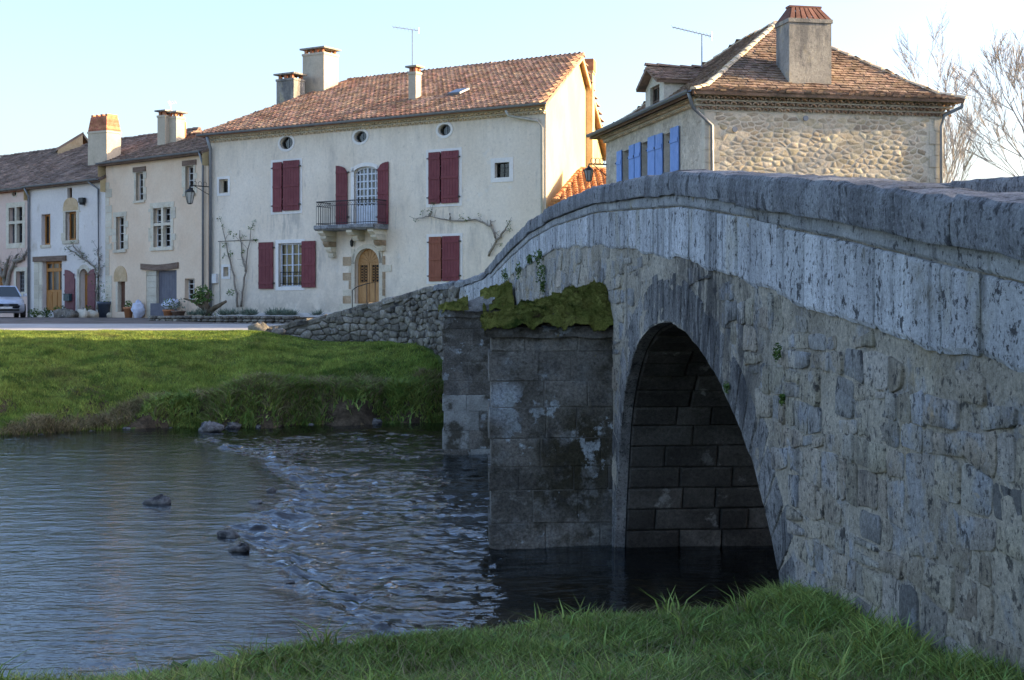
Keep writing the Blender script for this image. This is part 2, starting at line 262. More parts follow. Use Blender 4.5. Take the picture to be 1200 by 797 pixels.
# ------------------------------------------------------------------ geometry helpers
def ray(px, py): return Vector(((px-600)/F, 1.0, (HOR-py)/F))
def at(px, py, Y): return ray(px, py) * Y
class MB:
    def __init__(s): s.v = []; s.f = []
    def add(s, vs, fs):
        k = len(s.v); s.v += [tuple(v) for v in vs]; s.f += [tuple(i+k for i in f) for f in fs]
    def quad(s, a, b, c, d): s.add([a, b, c, d], [(0, 1, 2, 3)])
    def hexa(s, p):                       # p: 8 points, bottom 4 then top 4
        s.add(p, [(3, 2, 1, 0), (4, 5, 6, 7), (0, 1, 5, 4), (1, 2, 6, 5), (2, 3, 7, 6), (3, 0, 4, 7)])
    def box(s, fr, a0, a1, z0, z1, w0, w1):
        s.hexa([fr.pt(a0, z0, w0), fr.pt(a1, z0, w0), fr.pt(a1, z0, w1), fr.pt(a0, z0, w1),
                fr.pt(a0, z1, w0), fr.pt(a1, z1, w0), fr.pt(a1, z1, w1), fr.pt(a0, z1, w1)])
    def tube(s, pts, r, n=6, caps=True):
        pts = [Vector(p) for p in pts]
        rr = r if isinstance(r, (list, tuple)) else [r]*len(pts)
        k = len(s.v); up0 = Vector((0, 0, 1))
        for i, p in enumerate(pts):
            d = (pts[min(i+1, len(pts)-1)] - pts[max(i-1, 0)])
            d = d.normalized() if d.length > 1e-9 else Vector((0, 0, 1))
            x = d.cross(up0)
            if x.length < .05: x = d.cross(Vector((0, 1, 0)))
            x.normalize(); y = d.cross(x)
            for j in range(n):
                t = 2*math.pi*j/n
                s.v.append(tuple(p + (x*math.cos(t) + y*math.sin(t))*rr[i]))
        for i in range(len(pts)-1):
            for j in range(n):
                s.f.append((k+i*n+j, k+i*n+(j+1) % n, k+(i+1)*n+(j+1) % n, k+(i+1)*n+j))
        if caps:
            s.f.append(tuple(k+j for j in range(n))[::-1]); s.f.append(tuple(k+(len(pts)-1)*n+j for j in range(n)))
    def lathe(s, c, prof, n=12):
        c = Vector(c); k = len(s.v)
        for r, z in prof:
            for j in range(n):
                t = 2*math.pi*j/n; s.v.append((c.x+r*math.cos(t), c.y+r*math.sin(t), c.z+z))
        for i in range(len(prof)-1):
            for j in range(n):
                s.f.append((k+i*n+j, k+i*n+(j+1) % n, k+(i+1)*n+(j+1) % n, k+(i+1)*n+j))
        s.f.append(tuple(k+j for j in range(n))[::-1]); s.f.append(tuple(k+(len(prof)-1)*n+j for j in range(n)))
    def build(s, name, m, parent=None, smooth=False, base=None):
        """one mesh object; vertices are given in world space and stored relative to the thing's base"""
        off = base if base is not None else (world_loc(parent) if parent else Vector((0, 0, 0)))
        off = Vector(off)
        me = bpy.data.meshes.new(name)
        me.from_pydata([(v[0]-off.x, v[1]-off.y, v[2]-off.z) for v in s.v], [], s.f)
        me.materials.append(M[m] if isinstance(m, str) else m)
        if smooth:
            me.polygons.foreach_set('use_smooth', [True]*len(me.polygons))
        me.update()
        o = bpy.data.objects.new(name, me); col.objects.link(o)
        if parent: o.parent = parent
        if not parent: o.location = off
        return o
def world_loc(o):
    v = Vector((0, 0, 0))
    while o: v += Vector(o.location); o = o.parent
    return v
def tag(o, label=None, cat=None, group=None, kind=None):
    for k, v in (('label', label), ('category', cat), ('group', group), ('kind', kind)):
        if v: o[k] = v
    return o
def thing(name, loc, label, cat, group=None):
    o = bpy.data.objects.new(name, None); col.objects.link(o); o.location = loc
    o.empty_display_size = .3
    return tag(o, label, cat, group)
def npmesh(name, V, Fc, m, smooth=False):      # Fc (n,k) ints
    me = bpy.data.meshes.new(name)
    V = np.asarray(V, np.float32); Fc = np.asarray(Fc, np.int32)
    n, k = Fc.shape
    me.vertices.add(len(V)); me.vertices.foreach_set('co', V.ravel())
    me.loops.add(n*k); me.loops.foreach_set('vertex_index', Fc.ravel())
    me.polygons.add(n); me.polygons.foreach_set('loop_start', np.arange(0, n*k, k, dtype=np.int32))
    if smooth: me.polygons.foreach_set('use_smooth', np.ones(n, bool))
    me.materials.append(M[m] if isinstance(m, str) else m)
    me.update(calc_edges=True); me.validate()
    o = bpy.data.objects.new(name, me); col.objects.link(o); return o
class Frame:
    """a wall plane: a runs along u, z is world height, w is out of the wall"""
    def __init__(s, o, u, n=None):
        s.o = Vector((o[0], o[1], 0)); s.u = Vector((u[0], u[1], 0)).normalized()
        s.n = Vector((n[0], n[1], 0)).normalized() if n else Vector((s.u.y, -s.u.x, 0))
    def pt(s, a, z, w=0.0):
        p = s.o + s.u*a + s.n*w; return Vector((p.x, p.y, z))
    def px(s, x, y):
        r = ray(x, y); nn = Vector((s.u.y, -s.u.x, 0)); t = s.o.dot(nn) / r.dot(nn); p = r*t
        return (p - s.o).dot(s.u), p.z
    def rect(s, x0, y0, x1, y1):
        """photo box -> a0, a1, z0, z1"""
        ym = (y0+y1)/2; xm = (x0+x1)/2
        return s.px(x0, ym)[0], s.px(x1, ym)[0], s.px(xm, y1)[1], s.px(xm, y0)[1]
P256 = np.random.RandomState(3).permutation(256)
P512 = np.concatenate([P256, P256])
def perlin(x, y, seed=0):
    x = np.asarray(x, float)+seed*17.13; y = np.asarray(y, float)+seed*9.71
    xi = np.floor(x).astype(int); yi = np.floor(y).astype(int)
    xf = x-xi; yf = y-yi; xi &= 255; yi &= 255
    u = xf*xf*xf*(xf*(xf*6-15)+10); v = yf*yf*yf*(yf*(yf*6-15)+10)
    def g(h, a, b):
        t = h*(2*np.pi/256); return np.cos(t)*a+np.sin(t)*b
    aa = P512[P512[xi]+yi]; ab = P512[P512[xi]+yi+1]; ba = P512[P512[xi+1]+yi]; bb = P512[P512[xi+1]+yi+1]
    x1 = g(aa, xf, yf)*(1-u)+g(ba, xf-1, yf)*u
    x2 = g(ab, xf, yf-1)*(1-u)+g(bb, xf-1, yf-1)*u
    return (x1*(1-v)+x2*v)*1.5
def fbm(x, y, oct=4, seed=0, gain=.5):
    s = 0; a = 1
    for i in range(oct):
        s = s+a*perlin(x*2**i, y*2**i, seed+i*3); a *= gain
    return s
def sstep(x, a, b):
    t = np.clip((np.asarray(x, float)-a)/(b-a), 0, 1); return t*t*(3-2*t)
# ------------------------------------------------------------------ terrain
WX = [-300, -80, -40, -20, -12.1, -9.8, -4.6, -1.9, 1, 60, 300]
WY = [26, 28, 31, 32.4, 34.2, 36.6, 38.7, 39.4, 39.8, 41, 44]     # far waterline
CX = [-300, -30, -6, -4, -2.1, -1.4, 0, 1.4, 2.2, 6, 300]
CY = [-2, 1.5, 5.2, 6.2, 7.3, 7.95, 8.95, 9.45, 10.7, 12.5, 20]   # near bank crest
def bridge_x(Y): return 3.1-.0975*Y
def ground_h(X, Y):
    X = np.asarray(X, float); Y = np.asarray(Y, float)
    yw = np.interp(X, WX, WY)+.7*fbm(X*.5, Y*0+1.3, 4, 5); yc = np.interp(X, CX, CY)+.1*fbm(X*.9, Y*0, 3, 8)
    # far side
    step = .16+.68*sstep(X, -10.8, -6.2)+.22*fbm(X*.7, Y*.3, 3, 2)
    top = -.62
    top = top - .33*sstep(X, -8.5, -6.0)*(1-sstep(X, 3.0, 6.0))*(1-sstep(Y, 46.5, 50))
    yt = 47.0-3.0*sstep(X, -6, -2)
    t = np.clip((Y-yw-.3)/(yt-yw-.3), 0, 1)
    far = -3+step*sstep(Y-yw, -.1, .55)+(top+3-step)*(1-(1-t)**1.45)
    far = far+.07*fbm(X*.9, Y*.9, 3, 4)*(1-sstep(Y, 45.5, 47))
    street = top+.36*sstep(Y, 47, 66)
    far = np.where(Y > yt, np.maximum(far, street), far)
    # near side
    d = Y-yc
    near = -1.62-.36*sstep(Y, 4, 9)-.18*sstep(Y, 9, 12)
    near = near+.05*fbm(X*.7, Y*.7, 3, 7)
    near = np.where(Y < 4, -1.62, near)
    near = near*(1-sstep(d, 0, 1.3))+(-4.0)*sstep(d, 0, 1.3)
    bed = -3.42+.12*fbm(X*.5, Y*.5, 3, 9)+.27*sstep(Y, 34.5, 38.5)
    mid = (Y > yc+1.1) & (Y < yw-.1)
    z = np.where(Y < (yc+yw)/2, np.maximum(near, bed), np.maximum(far, bed))
    z = np.where(Y < yw-.1, np.minimum(np.where(Y < (yc+yw)/2, z, bed), 50), z)
    sx = sstep(X, 27, 40); z = np.where((X > 27) & (Y < 60) & (Y > -40), z*(1-sx)-.5*sx, z)  # unseen bed raised under the added hill to block the sun
    # hill added at the right, well outside the picture, to cast shade
    rise = 11.6*sstep(X, 27, 46)*(1-sstep(Y-.08*(X-45), 46.2, 50.2)) + 1.5*fbm(X*.05, Y*.05, 2, 6)*sstep(X, 30, 50)*(1-sstep(Y, 44, 48))
    z = z+np.where((Y < 60) & (X > 27), rise, 0)
    z = np.where(Y > 80, -.3+.0*Y, z)
    return z
def gz(X, Y): return float(ground_h(np.array([X]), np.array([Y]))[0])
def axis(*segs):
    out = []
    for a, b, st in segs: out += list(np.arange(a, b, st))
    return np.array(out+[segs[-1][1]])
gx = axis((-900, -100, 80), (-100, -30, 5), (-30, -20, 1), (-20, 8, .25), (8, 24, 1), (24, 64, 2.5), (64, 100, 9), (100, 900, 80))
gy = axis((-300, -40, 40), (-40, 0, 5), (0, 3, 1), (3, 14, .2), (14, 32, 1), (32, 49, .2), (49, 85, 1.5), (85, 200, 20), (200, 1500, 130))
GX, GY = np.meshgrid(gx, gy)
GZ = ground_h(GX, GY)
nx, ny = len(gx), len(gy)
idx = np.arange(nx*ny).reshape(ny, nx)
Q = np.stack([idx[:-1, :-1], idx[:-1, 1:], idx[1:, 1:], idx[1:, :-1]], -1).reshape(-1, 4)
V = np.stack([GX, GY, GZ], -1).reshape(-1, 3)
g = npmesh('ground', V, Q, 'grassground', True); g['kind'] = 'structure'
g.data.materials.append(M['earth']); g.data.materials.append(M['bed'])
cen = V[Q].mean(1)
zr = V[Q][:, :, 2].max(1)-V[Q][:, :, 2].min(1)
mi = np.zeros(len(Q), int)
mi[(cen[:, 2] < -2.0) & (zr > .13) & (cen[:, 1] > 30)] = 1
mi[cen[:, 2] < -3.0] = 2
g.data.polygons.foreach_set('material_index', mi.astype(np.int32))

def drape(name, x0, x1, yf0, yf1, nx_, ny_, m, lift, kind='structure'):
    xs = np.linspace(x0, x1, nx_); tt = np.linspace(0, 1, ny_)
    X = np.repeat(xs[None], ny_, 0); Y = np.array([[yf0(x)*(1-t)+yf1(x)*t for x in xs] for t in tt])
    Z = ground_h(X, Y)+lift
    ii = np.arange(nx_*ny_).reshape(ny_, nx_)
    q = np.stack([ii[:-1, :-1], ii[:-1, 1:], ii[1:, 1:], ii[1:, :-1]], -1).reshape(-1, 4)
    o = npmesh(name, np.stack([X, Y, Z], -1).reshape(-1, 3), q, m, True); o['kind'] = kind; return o
drape('road', -60, -7.2, lambda x: 47.6, lambda x: 55.5, 120, 24, 'road', .03)
drape('forecourt', -60, -3, lambda x: 55.5, lambda x: 78, 60, 26, 'forecourt', .02)

# ------------------------------------------------------------------ river
def weir_x(Y): return np.interp(Y, [9, 13.8, 15.7, 19.2, 24.2, 29, 33.1, 36, 40], [0.3, -1.45, -2.3, -3.65, -3.55, -5.0, -7.0, -8.2, -9])
wx = axis((-300, -22, 30), (-22, -14, .25), (-14, 4, .06), (4, 14, .5), (14, 300, 40))
wy = axis((4, 10, .3), (10, 24, .06), (24, 41, .09))
WXg, WYg = np.meshgrid(wx, wy)
rough = sstep(WXg-weir_x(WYg)+.35*fbm(WYg*.5, WXg*.2, 3, 21), -.35, .5)
rough = rough*(.55+.45*sstep(fbm(WXg*.35, WYg*.35, 2, 33), -.5, .4))
nearline = np.exp(-((WXg-weir_x(WYg)-.25-.25*fbm(WYg*.9, WYg*0+.5, 2, 91))/.36)**2)*sstep(WYg, 10, 14)*(1-sstep(WYg, 33, 35))
calm = .0075*fbm(WXg*1.3+.3*WYg, WYg*2.3, 4, 12, .55)*(.45+.55*sstep(fbm(WXg*.25, WYg*.4, 2, 71), -.4, .5))
turb = .024*fbm(WXg*1.8, WYg*1.8, 5, 15, .68)
turb = turb-.024*np.abs(fbm(WXg*3.4, WYg*3.6, 3, 18, .62))
piersh = 1-.85*sstep(WXg, -.4, .6)*sstep(WYg, 8, 12)
line = .055*fbm(WXg*2.2, WYg*1.5, 4, 25, .65)+.08*np.maximum(0, fbm(WXg*1.3, WYg*.8, 3, 27))
WZ = -3+calm+rough*turb*piersh+nearline*line+.07*(1-rough)
nx_, ny_ = len(wx), len(wy); ii = np.arange(nx_*ny_).reshape(ny_, nx_)
q = np.stack([ii[:-1, :-1], ii[:-1, 1:], ii[1:, 1:], ii[1:, :-1]], -1).reshape(-1, 4)
wo = npmesh('river_water', np.stack([WXg, WYg, WZ], -1).reshape(-1, 3), q, 'water', True); wo['kind'] = 'structure'
# broken white water along the stone sill
msk = (nearline > .5) & (line > .05)
jj, kk = np.nonzero(msk[:-1, :-1])
sel = rs.rand(len(jj)) < .3*sstep(fbm(WXg[jj, kk]*1.7, WYg[jj, kk]*1.7, 2, 95), -.1, .5); jj, kk = jj[sel], kk[sel]
fv = []; ff = []
for j, k in zip(jj, kk):
    x, y, z = WXg[j, k], WYg[j, k], WZ[j, k]; n = len(fv)
    for d in ((-.018, -.006), (.022, -.004), (.012, .008), (-.012, .007)):
        fv.append((x+d[0]*random.uniform(.6, 1.5), y+d[1]*random.uniform(.6, 1.8), z+.008+random.uniform(0, .012)))
    ff.append((n, n+1, n+2, n+3))
if ff:
    fo = npmesh('foam', fv, ff, 'foam'); tag(fo, 'white broken water along the stone sill across the river', 'foam', kind='stuff')

def rock_mesh(mb, c, sx, sy, sz, seed, sub=10, rot=0):
    k = len(mb.v); r_ = random.Random(seed); ph = [r_.uniform(0, 6) for _ in range(6)]
    n, m_ = sub+2, max(4, sub-4)
    for i in range(m_+1):
        th = math.pi*i/m_
        for j in range(n):
            p = 2*math.pi*j/n
            d = 1+.16*math.sin(3*p+ph[0]+th)+.12*math.sin(2*th*2+ph[1]+p)+.08*math.sin(5*p+ph[2])*math.sin(3*th)+r_.uniform(-.05, .05)
            x = sx*math.sin(th)*math.cos(p)*d; y = sy*math.sin(th)*math.sin(p)*d
            mb.v.append((c[0]+x*math.cos(rot)-y*math.sin(rot), c[1]+x*math.sin(rot)+y*math.cos(rot), c[2]+sz*math.cos(th)*d))
    for i in range(m_):
        for j in range(n):
            mb.f.append((k+i*n+j, k+(i+1)*n+j, k+(i+1)*n+(j+1) % n, k+i*n+(j+1) % n))
def water_pt(px, py, z=-3.0):
    r = ray(px, py); return r*(z/r.z)
for i, (px, py, s, lab) in enumerate([
        (187, 595, .2, 'pale topped rock standing alone in the calm pool'),
        (318, 580, .10, 'small dark rock breaking the water right of the weir bend'),
        (300, 594, .15, 'flat brown wet rock among the ripples at the sill'),
        (268, 634, .14, 'dark smooth wet rock where the pool spills over'),
        (283, 652, .15, 'broad submerged rock below the spilling water'),
        (338, 689, .09, 'sharp dark rock beside the white water'),
        (246, 506, .30, 'pointed grey rock at the foot of the far bank')]):
    p = water_pt(px, py); mb = MB()
    rock_mesh(mb, (p.x, p.y, -2.95+s*.1), s*1.05, s*.75, s*.55 if i not in (2, 5) else s*.25, i+40, 12, i)
    tag(mb.build('river_rock', 'rock', smooth=True, base=(p.x, p.y, -3)), lab, 'rock', 'rocks in the river')
rk = random.Random(77)
ORDS = 'leftmost,second from the left,third from the left,fourth from the left,fifth from the left,sixth from the left,seventh from the left,eighth from the left,ninth from the left,tenth from the left,last before the bridge'.split(',')
for i in range(11):                       # stones lying along the foot of the far bank
    x = -11.5+i*.85+rk.uniform(-.3, .3); y = float(np.interp(x, WX, WY))+rk.uniform(-.25, .15); s = rk.choice([.07, .09, .12, .18]); mb = MB()
    rock_mesh(mb, (x, y, -3+s*.25), s*1.2, s*.8, s*.6, 300+i, 9, rk.uniform(0, 3))
    tag(mb.build('bank_stone', 'rock', smooth=True, base=(x, y, -3)), 'small dark stone at the waterline of the far bank, '+ORDS[i], 'stone', 'stones along the far waterline')
mb = MB()
p = water_pt(283, 492); rock_mesh(mb, (p.x, p.y+.2, -2.95), 1.2, .5, .28, 77, 14)
tag(mb.build('bank_ledge_rock', 'earth', smooth=True, base=(p.x, p.y, -3)), 'long flat brown ledge of rock at the foot of the far bank', 'rock')

# ------------------------------------------------------------------ grass
def blades(name, X, Y, H, Wd, lean, m, seg=2, label='', zoff=0.0, Z=None):
    n = len(X); Zg = (ground_h(X, Y) if Z is None else Z)-.01+zoff
    th = rs.rand(n)*6.283; ld = rs.rand(n)*6.283; ln = lean*(.3+rs.rand(n))*H
    dx, dy = np.cos(th)*Wd/2, np.sin(th)*Wd/2
    lx, ly = np.cos(ld)*ln, np.sin(ld)*ln
    if seg == 1:
        V = np.empty((n, 3, 3)); V[:, 0] = np.stack([X-dx, Y-dy, Zg], -1); V[:, 1] = np.stack([X+dx, Y+dy, Zg], -1)
        V[:, 2] = np.stack([X+lx, Y+ly, Zg+H], -1)
        Fc = np.arange(n*3).reshape(n, 3); o = npmesh(name, V.reshape(-1, 3), Fc, m)
    else:
        V = np.empty((n, 5, 3))
        V[:, 0] = np.stack([X-dx, Y-dy, Zg], -1); V[:, 1] = np.stack([X+dx, Y+dy, Zg], -1)
        V[:, 2] = np.stack([X-dx*.8+lx*.35, Y-dy*.8+ly*.35, Zg+H*.6], -1); V[:, 3] = np.stack([X+dx*.8+lx*.35, Y+dy*.8+ly*.35, Zg+H*.6], -1)
        V[:, 4] = np.stack([X+lx*1.3, Y+ly*1.3, Zg+H*.97], -1)
        b = np.arange(n)[:, None]*5
        Fc = np.concatenate([b+np.array([[0, 1, 3]]), b+np.array([[0, 3, 2]]), b+np.array([[2, 3, 4]])], 1).reshape(-1, 3)
        o = npmesh(name, V.reshape(-1, 3), Fc, m)
    tag(o, label, 'grass', kind='stuff'); return o
# near bank
n = 210000
Y = 4.8+rs.rand(n)**.8*6.4; X = -3.2+rs.rand(n)*6.4
yc = np.interp(X, CX, CY)
keep = (Y < yc+.55) & (X < bridge_x(Y)-.02) & (np.abs(X) < Y*.37+.4)
X, Y = X[keep], Y[keep]
dens = fbm(X*1.6, Y*1.6, 3, 41); H = .045+.045*rs.rand(len(X))+.05*np.clip(dens, -.3, 1)
wall = np.exp(-(bridge_x(Y)-X)/.35); H = H*(1+1.0*wall*(.5+rs.rand(len(X))*.6))*(1-.25*sstep(6.5-Y, 0, 1))
blades('near_bank_grass', X, Y, np.clip(H, .03, .4), .007+.004*rs.rand(len(X)), .75, 'blade', 2, 'short green grass covering the near river bank')
cx, cy = -2.8+rs.rand(240)*5.6, 5.6+rs.rand(240)*5
k = 26; X = (cx[:, None]+rs.normal(0, .045, (240, k))).ravel(); Y = (cy[:, None]+rs.normal(0, .045, (240, k))).ravel()
hh = np.repeat(.10+.14*rs.rand(240)**2, k)*(.6+.5*rs.rand(240*k))
cw = (bridge_x(Y)-X > .03) & (Y < np.interp(X, CX, CY)+.5); X, Y, hh = X[cw], Y[cw], hh[cw]
blades('long_grass_tufts', X, Y, hh, .009+.005*rs.rand(len(X)), .9, 'blade', 2, 'longer grass tufts scattered over the near bank')
cy = 6.0+rs.rand(110)*4.2; cx = bridge_x(cy)-.06-.35*rs.rand(110)**1.5; k = 30
X = (cx[:, None]+rs.normal(0, .05, (110, k))).ravel(); Y = (cy[:, None]+rs.normal(0, .05, (110, k))).ravel()
hh = np.repeat(.09+.14*rs.rand(110), k)*(.6+.5*rs.rand(110*k)); cw = bridge_x(Y)-X > .02
blades('tall_grass', X[cw], Y[cw], hh[cw], .009+.006*rs.rand(int(cw.sum())), .8, 'blade', 2, 'tall grass along the foot of the bridge wall')
n = 11000; Y = 5.5+rs.rand(n)*5; X = -2.5+rs.rand(n)*5; keep = (X < bridge_x(Y)-.05) & (Y < np.interp(X, CX, CY)+.3)
X, Y = X[keep], Y[keep]
blades('dry_stalks', X, Y, .05+.1*rs.rand(len(X)), .005+0*X, 1.2, 'blade_dry', 2, 'dry straw stalks lying among the green grass')
# broad leaved weeds among the near grass
wv = []; wf = []
for _ in range(150):
    x = random.uniform(-2.4, 2.5); y = random.uniform(5.6, 9.6)
    if x > bridge_x(y)-.1 or y > float(np.interp(x, CX, CY))+.1: continue
    z = gz(x, y)+.02; nl = random.randint(5, 9); R_ = random.uniform(.05, .11)
    for k in range(nl):
        t = 6.283*k/nl+random.uniform(-.3, .3); d = Vector((math.cos(t), math.sin(t), random.uniform(.25, .9))).normalized(); s_ = Vector((-math.sin(t), math.cos(t), 0))*R_*.28
        b = Vector((x, y, z)); n_0 = len(wv); wv += [tuple(b), tuple(b+d*R_*.55+s_), tuple(b+d*R_+Vector((0, 0, -.01))), tuple(b+d*R_*.55-s_)]; wf.append((n_0, n_0+1, n_0+2, n_0+3))
tag(npmesh('broad_leaf_weeds', wv, wf, 'leaf'), 'broad leaved weeds dotted through the near bank grass', 'weeds', kind='stuff')
# far lawn
n = 230000
Y = 33+rs.rand(n)*14.3; X = -18.5+rs.rand(n)*18.5
yw = np.interp(X, WX, WY)
keep = (Y > yw+.05) & (X < np.interp(Y, [38, 42, 44, 46, 47.3], [-1.2, -2.1, -2.9, -4.3, -7.6])-.1) & (Y < 47.5)
X, Y = X[keep], Y[keep]
gz_ = ground_h(X, Y)
edge = np.exp(-np.maximum(gz_+2.75, 0)/.35)
keep = rs.rand(len(X)) > edge*(.35+.6*sstep(X, -13, -8))*np.clip(.6+1.2*fbm(X*.8, Y*.8, 2, 58), 0, 1)
X, Y = X[keep], Y[keep]
d1 = fbm(X*.55, Y*1.1, 3, 51); H = .045+.05*rs.rand(len(X))+.085*np.clip(d1, 0, 1)
low = np.exp(-np.maximum(ground_h(X, Y)+2.2, 0)/.5); H = H*(1-.4*sstep(Y, 43.8, 45))*(1+.9*low*np.clip(.4+fbm(X*1.2, Y*.6, 2, 52), 0, 1.4))
blades('far_lawn_grass', X, Y, H, .02+.02*rs.rand(len(X)), .8, 'blade_far', 1, 'green lawn on the far river bank')
n = 16000; X = -15+rs.rand(n)*14; Y = np.interp(X, WX, WY)+.1+rs.rand(n)*1.2
keep = fbm(X*.9, Y*.5, 2, 55) > -.05; X, Y = X[keep], Y[keep]
blades('dry_bank_grass', X, Y, .12+.2*rs.rand(len(X)), .02+.01*rs.rand(len(X)), 1.1, 'blade_dry', 2, 'dry straw coloured grass hanging over the far bank edge')
n = 21000; cx = -9.5+rs.rand(420)*8.5; cy = np.interp(cx, WX, WY)+.05+rs.rand(420)*1.0
X = (cx[:, None]+rs.normal(0, .13, (420, 50))).ravel(); Y = (cy[:, None]+rs.normal(0, .13, (420, 50))).ravel()
blades('bank_weeds', X, Y, (.06+.24*np.repeat(rs.rand(420), 50))*(.5+.7*rs.rand(n)), .03+.02*rs.rand(n), 1.0, 'blade', 2, 'leafy green weeds along the waterline of the far bank')
# ------------------------------------------------------------------ bridge
nb = Vector((-.9953, -.0970, 0))
class BFrame:
    def pt(s, a, z, w=0.0):
        return Vector((bridge_x(a)+nb.x*w, a+nb.y*w, z))
BF = BFrame()
TOPY = [-3, 1, 4, 6.9, 9.3, 11.3, 14.4, 19.8, 24.4, 28, 31.8, 36.2, 37.2]
TOPZ = [-1.0, -.38, .12, .53, .84, 1.07, 1.41, 1.72, 1.80, 1.76, 1.57, 1.30, 1.22]
def topz(Y): return float(np.interp(Y, TOPY, TOPZ)) + 0*Y
SLY = [1, 4, 6.9, 9.3, 11.3, 14.4, 19.8, 24.4, 31.8, 37.2]
SLZ = [-1.15, -.65, -.30, -.08, .16, .53, .92, 1.06, .82, .45]
def slabz(Y): return float(np.interp(Y, SLY, SLZ))
COP, CRS = .235, .125
arc_px = [(720, 640), (722.6, 577), (725, 541), (727, 487), (734, 446), (743, 410), (758.7, 384), (783.6, 375), (806, 390), (824, 414),
          (844.6, 450), (858, 480), (878.5, 527), (890, 568), (896.6, 595), (905.6, 635.6), (914.6, 676), (919, 708)]
ARC = []
for x, y in arc_px:
    Yb = 3.1/((x-600)/F+.0975); ARC.append((Yb, -(y-HOR)*Yb/F))
ARC = [(ARC[0][0]+.06, -3.9)]+ARC+[(ARC[-1][0]-.12, -3.0), (ARC[-1][0]-.2, -3.9)]
def resample(P, n):
    P = np.array(P); d = np.r_[0, np.cumsum(np.hypot(*np.diff(P, axis=0).T))]
    t = np.linspace(0, d[-1], n); q = np.stack([np.interp(t, d, P[:, 0]), np.interp(t, d, P[:, 1])], 1)
    for _ in range(2): q[1:-1] = (q[:-2]+2*q[1:-1]+q[2:])/4
    return q
ARCR = resample(ARC, 45)
ARC2 = np.array([(25.2+4.7*math.cos(t), -3.9+3.75*math.sin(t)) for t in np.linspace(0, math.pi, 33)])
bridge = thing('stone_bridge', (bridge_x(20), 20, -3), 'old humpbacked grey stone bridge with a round arch, running away over the river', 'bridge')
BW = 4.2
# wall faces (mortar bed) as a sheet of columns, both sides, with the two arch openings
def zbot(Y):
    for A in (ARCR, ARC2):
        lo, hi = A[:, 0].min(), A[:, 0].max()
        if lo < Y < hi:
            o_ = np.argsort(A[:, 0]); return float(np.interp(Y, A[o_, 0], A[o_, 1]))
    return -4.2
ys = sorted(set(list(np.round(np.arange(1, 16, .05), 3))+list(np.round(np.arange(16, 37.3, .12), 3))+[float(v) for A in (ARCR, ARC2) for v in A[:, 0]]+[float(A[:, 0].min())-.001 for A in (ARCR, ARC2)]+[float(A[:, 0].max())+.001 for A in (ARCR, ARC2)]))
def face_sheet(w0, sgn, amp):
    R = 90 if sgn > 0 else 12; Ys = np.array(ys)
    B = np.array([zbot(v) for v in Ys]); T = np.interp(Ys, TOPY, TOPZ)-.2
    t = np.linspace(0, 1, R+1)[None]; Z = B[:, None]*(1-t)+T[:, None]*t; YY = np.repeat(Ys[:, None], R+1, 1)
    W_ = w0+sgn*(-.004+amp*fbm(YY*2.0, Z*2.4, 5, 3, .6)+amp*.5*fbm(YY*9, Z*9, 2, 14))
    X = bridge_x(YY)+nb.x*W_; Yw = YY+nb.y*W_; mb = MB()
    mb.v = [tuple(v) for v in np.stack([X, Yw, Z], -1).reshape(-1, 3).tolist()]
    for i in range(len(Ys)-1):
        for r_ in range(R):
            a = i*(R+1)+r_; mb.f.append((a, a+R+1, a+R+2, a+1) if sgn > 0 else (a, a+1, a+R+2, a+R+1))
    return mb
face_sheet(0, 1, .014).build('wall_face', 'mortar', bridge, True)
face_sheet(-BW, -1, .01).build('wall_face', 'mortar', bridge, True)
# deck, inner sides of the parapets, end cap
mb = MB()
for i in range(60):
    a, b = 1+i*.604, 1+(i+1)*.604
    za, zb_ = topz(a)-1.0, topz(b)-1.0
    mb.quad(BF.pt(a, za, -.4), BF.pt(b, zb_, -.4), BF.pt(b, zb_, -BW+.4), BF.pt(a, za, -BW+.4))
mb.build('deck', 'forecourt', bridge, True)
mb = MB()
for ww in (-.36, -BW+.36):
    for i in range(60):
        a, b = 1+i*.604, 1+(i+1)*.604
        mb.quad(BF.pt(a, topz(a)-1.1, ww), BF.pt(b, topz(b)-1.1, ww), BF.pt(b, topz(b)-.1, ww), BF.pt(a, topz(a)-.1, ww))
mb.quad(BF.pt(1, -4, 0), BF.pt(1, -4, -BW), BF.pt(1, topz(1)-.2, -BW), BF.pt(1, topz(1)-.2, 0))
mb.build('parapet_inner_face', 'mortar', bridge)
# soffits
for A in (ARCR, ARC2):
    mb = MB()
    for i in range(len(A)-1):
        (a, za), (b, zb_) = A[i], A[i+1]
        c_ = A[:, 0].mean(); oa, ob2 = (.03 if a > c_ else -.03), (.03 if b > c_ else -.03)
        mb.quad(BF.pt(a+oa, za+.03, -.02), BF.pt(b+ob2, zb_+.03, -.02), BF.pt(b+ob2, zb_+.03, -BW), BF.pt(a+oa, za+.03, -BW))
    mb.build('soffit', 'soffit', bridge)

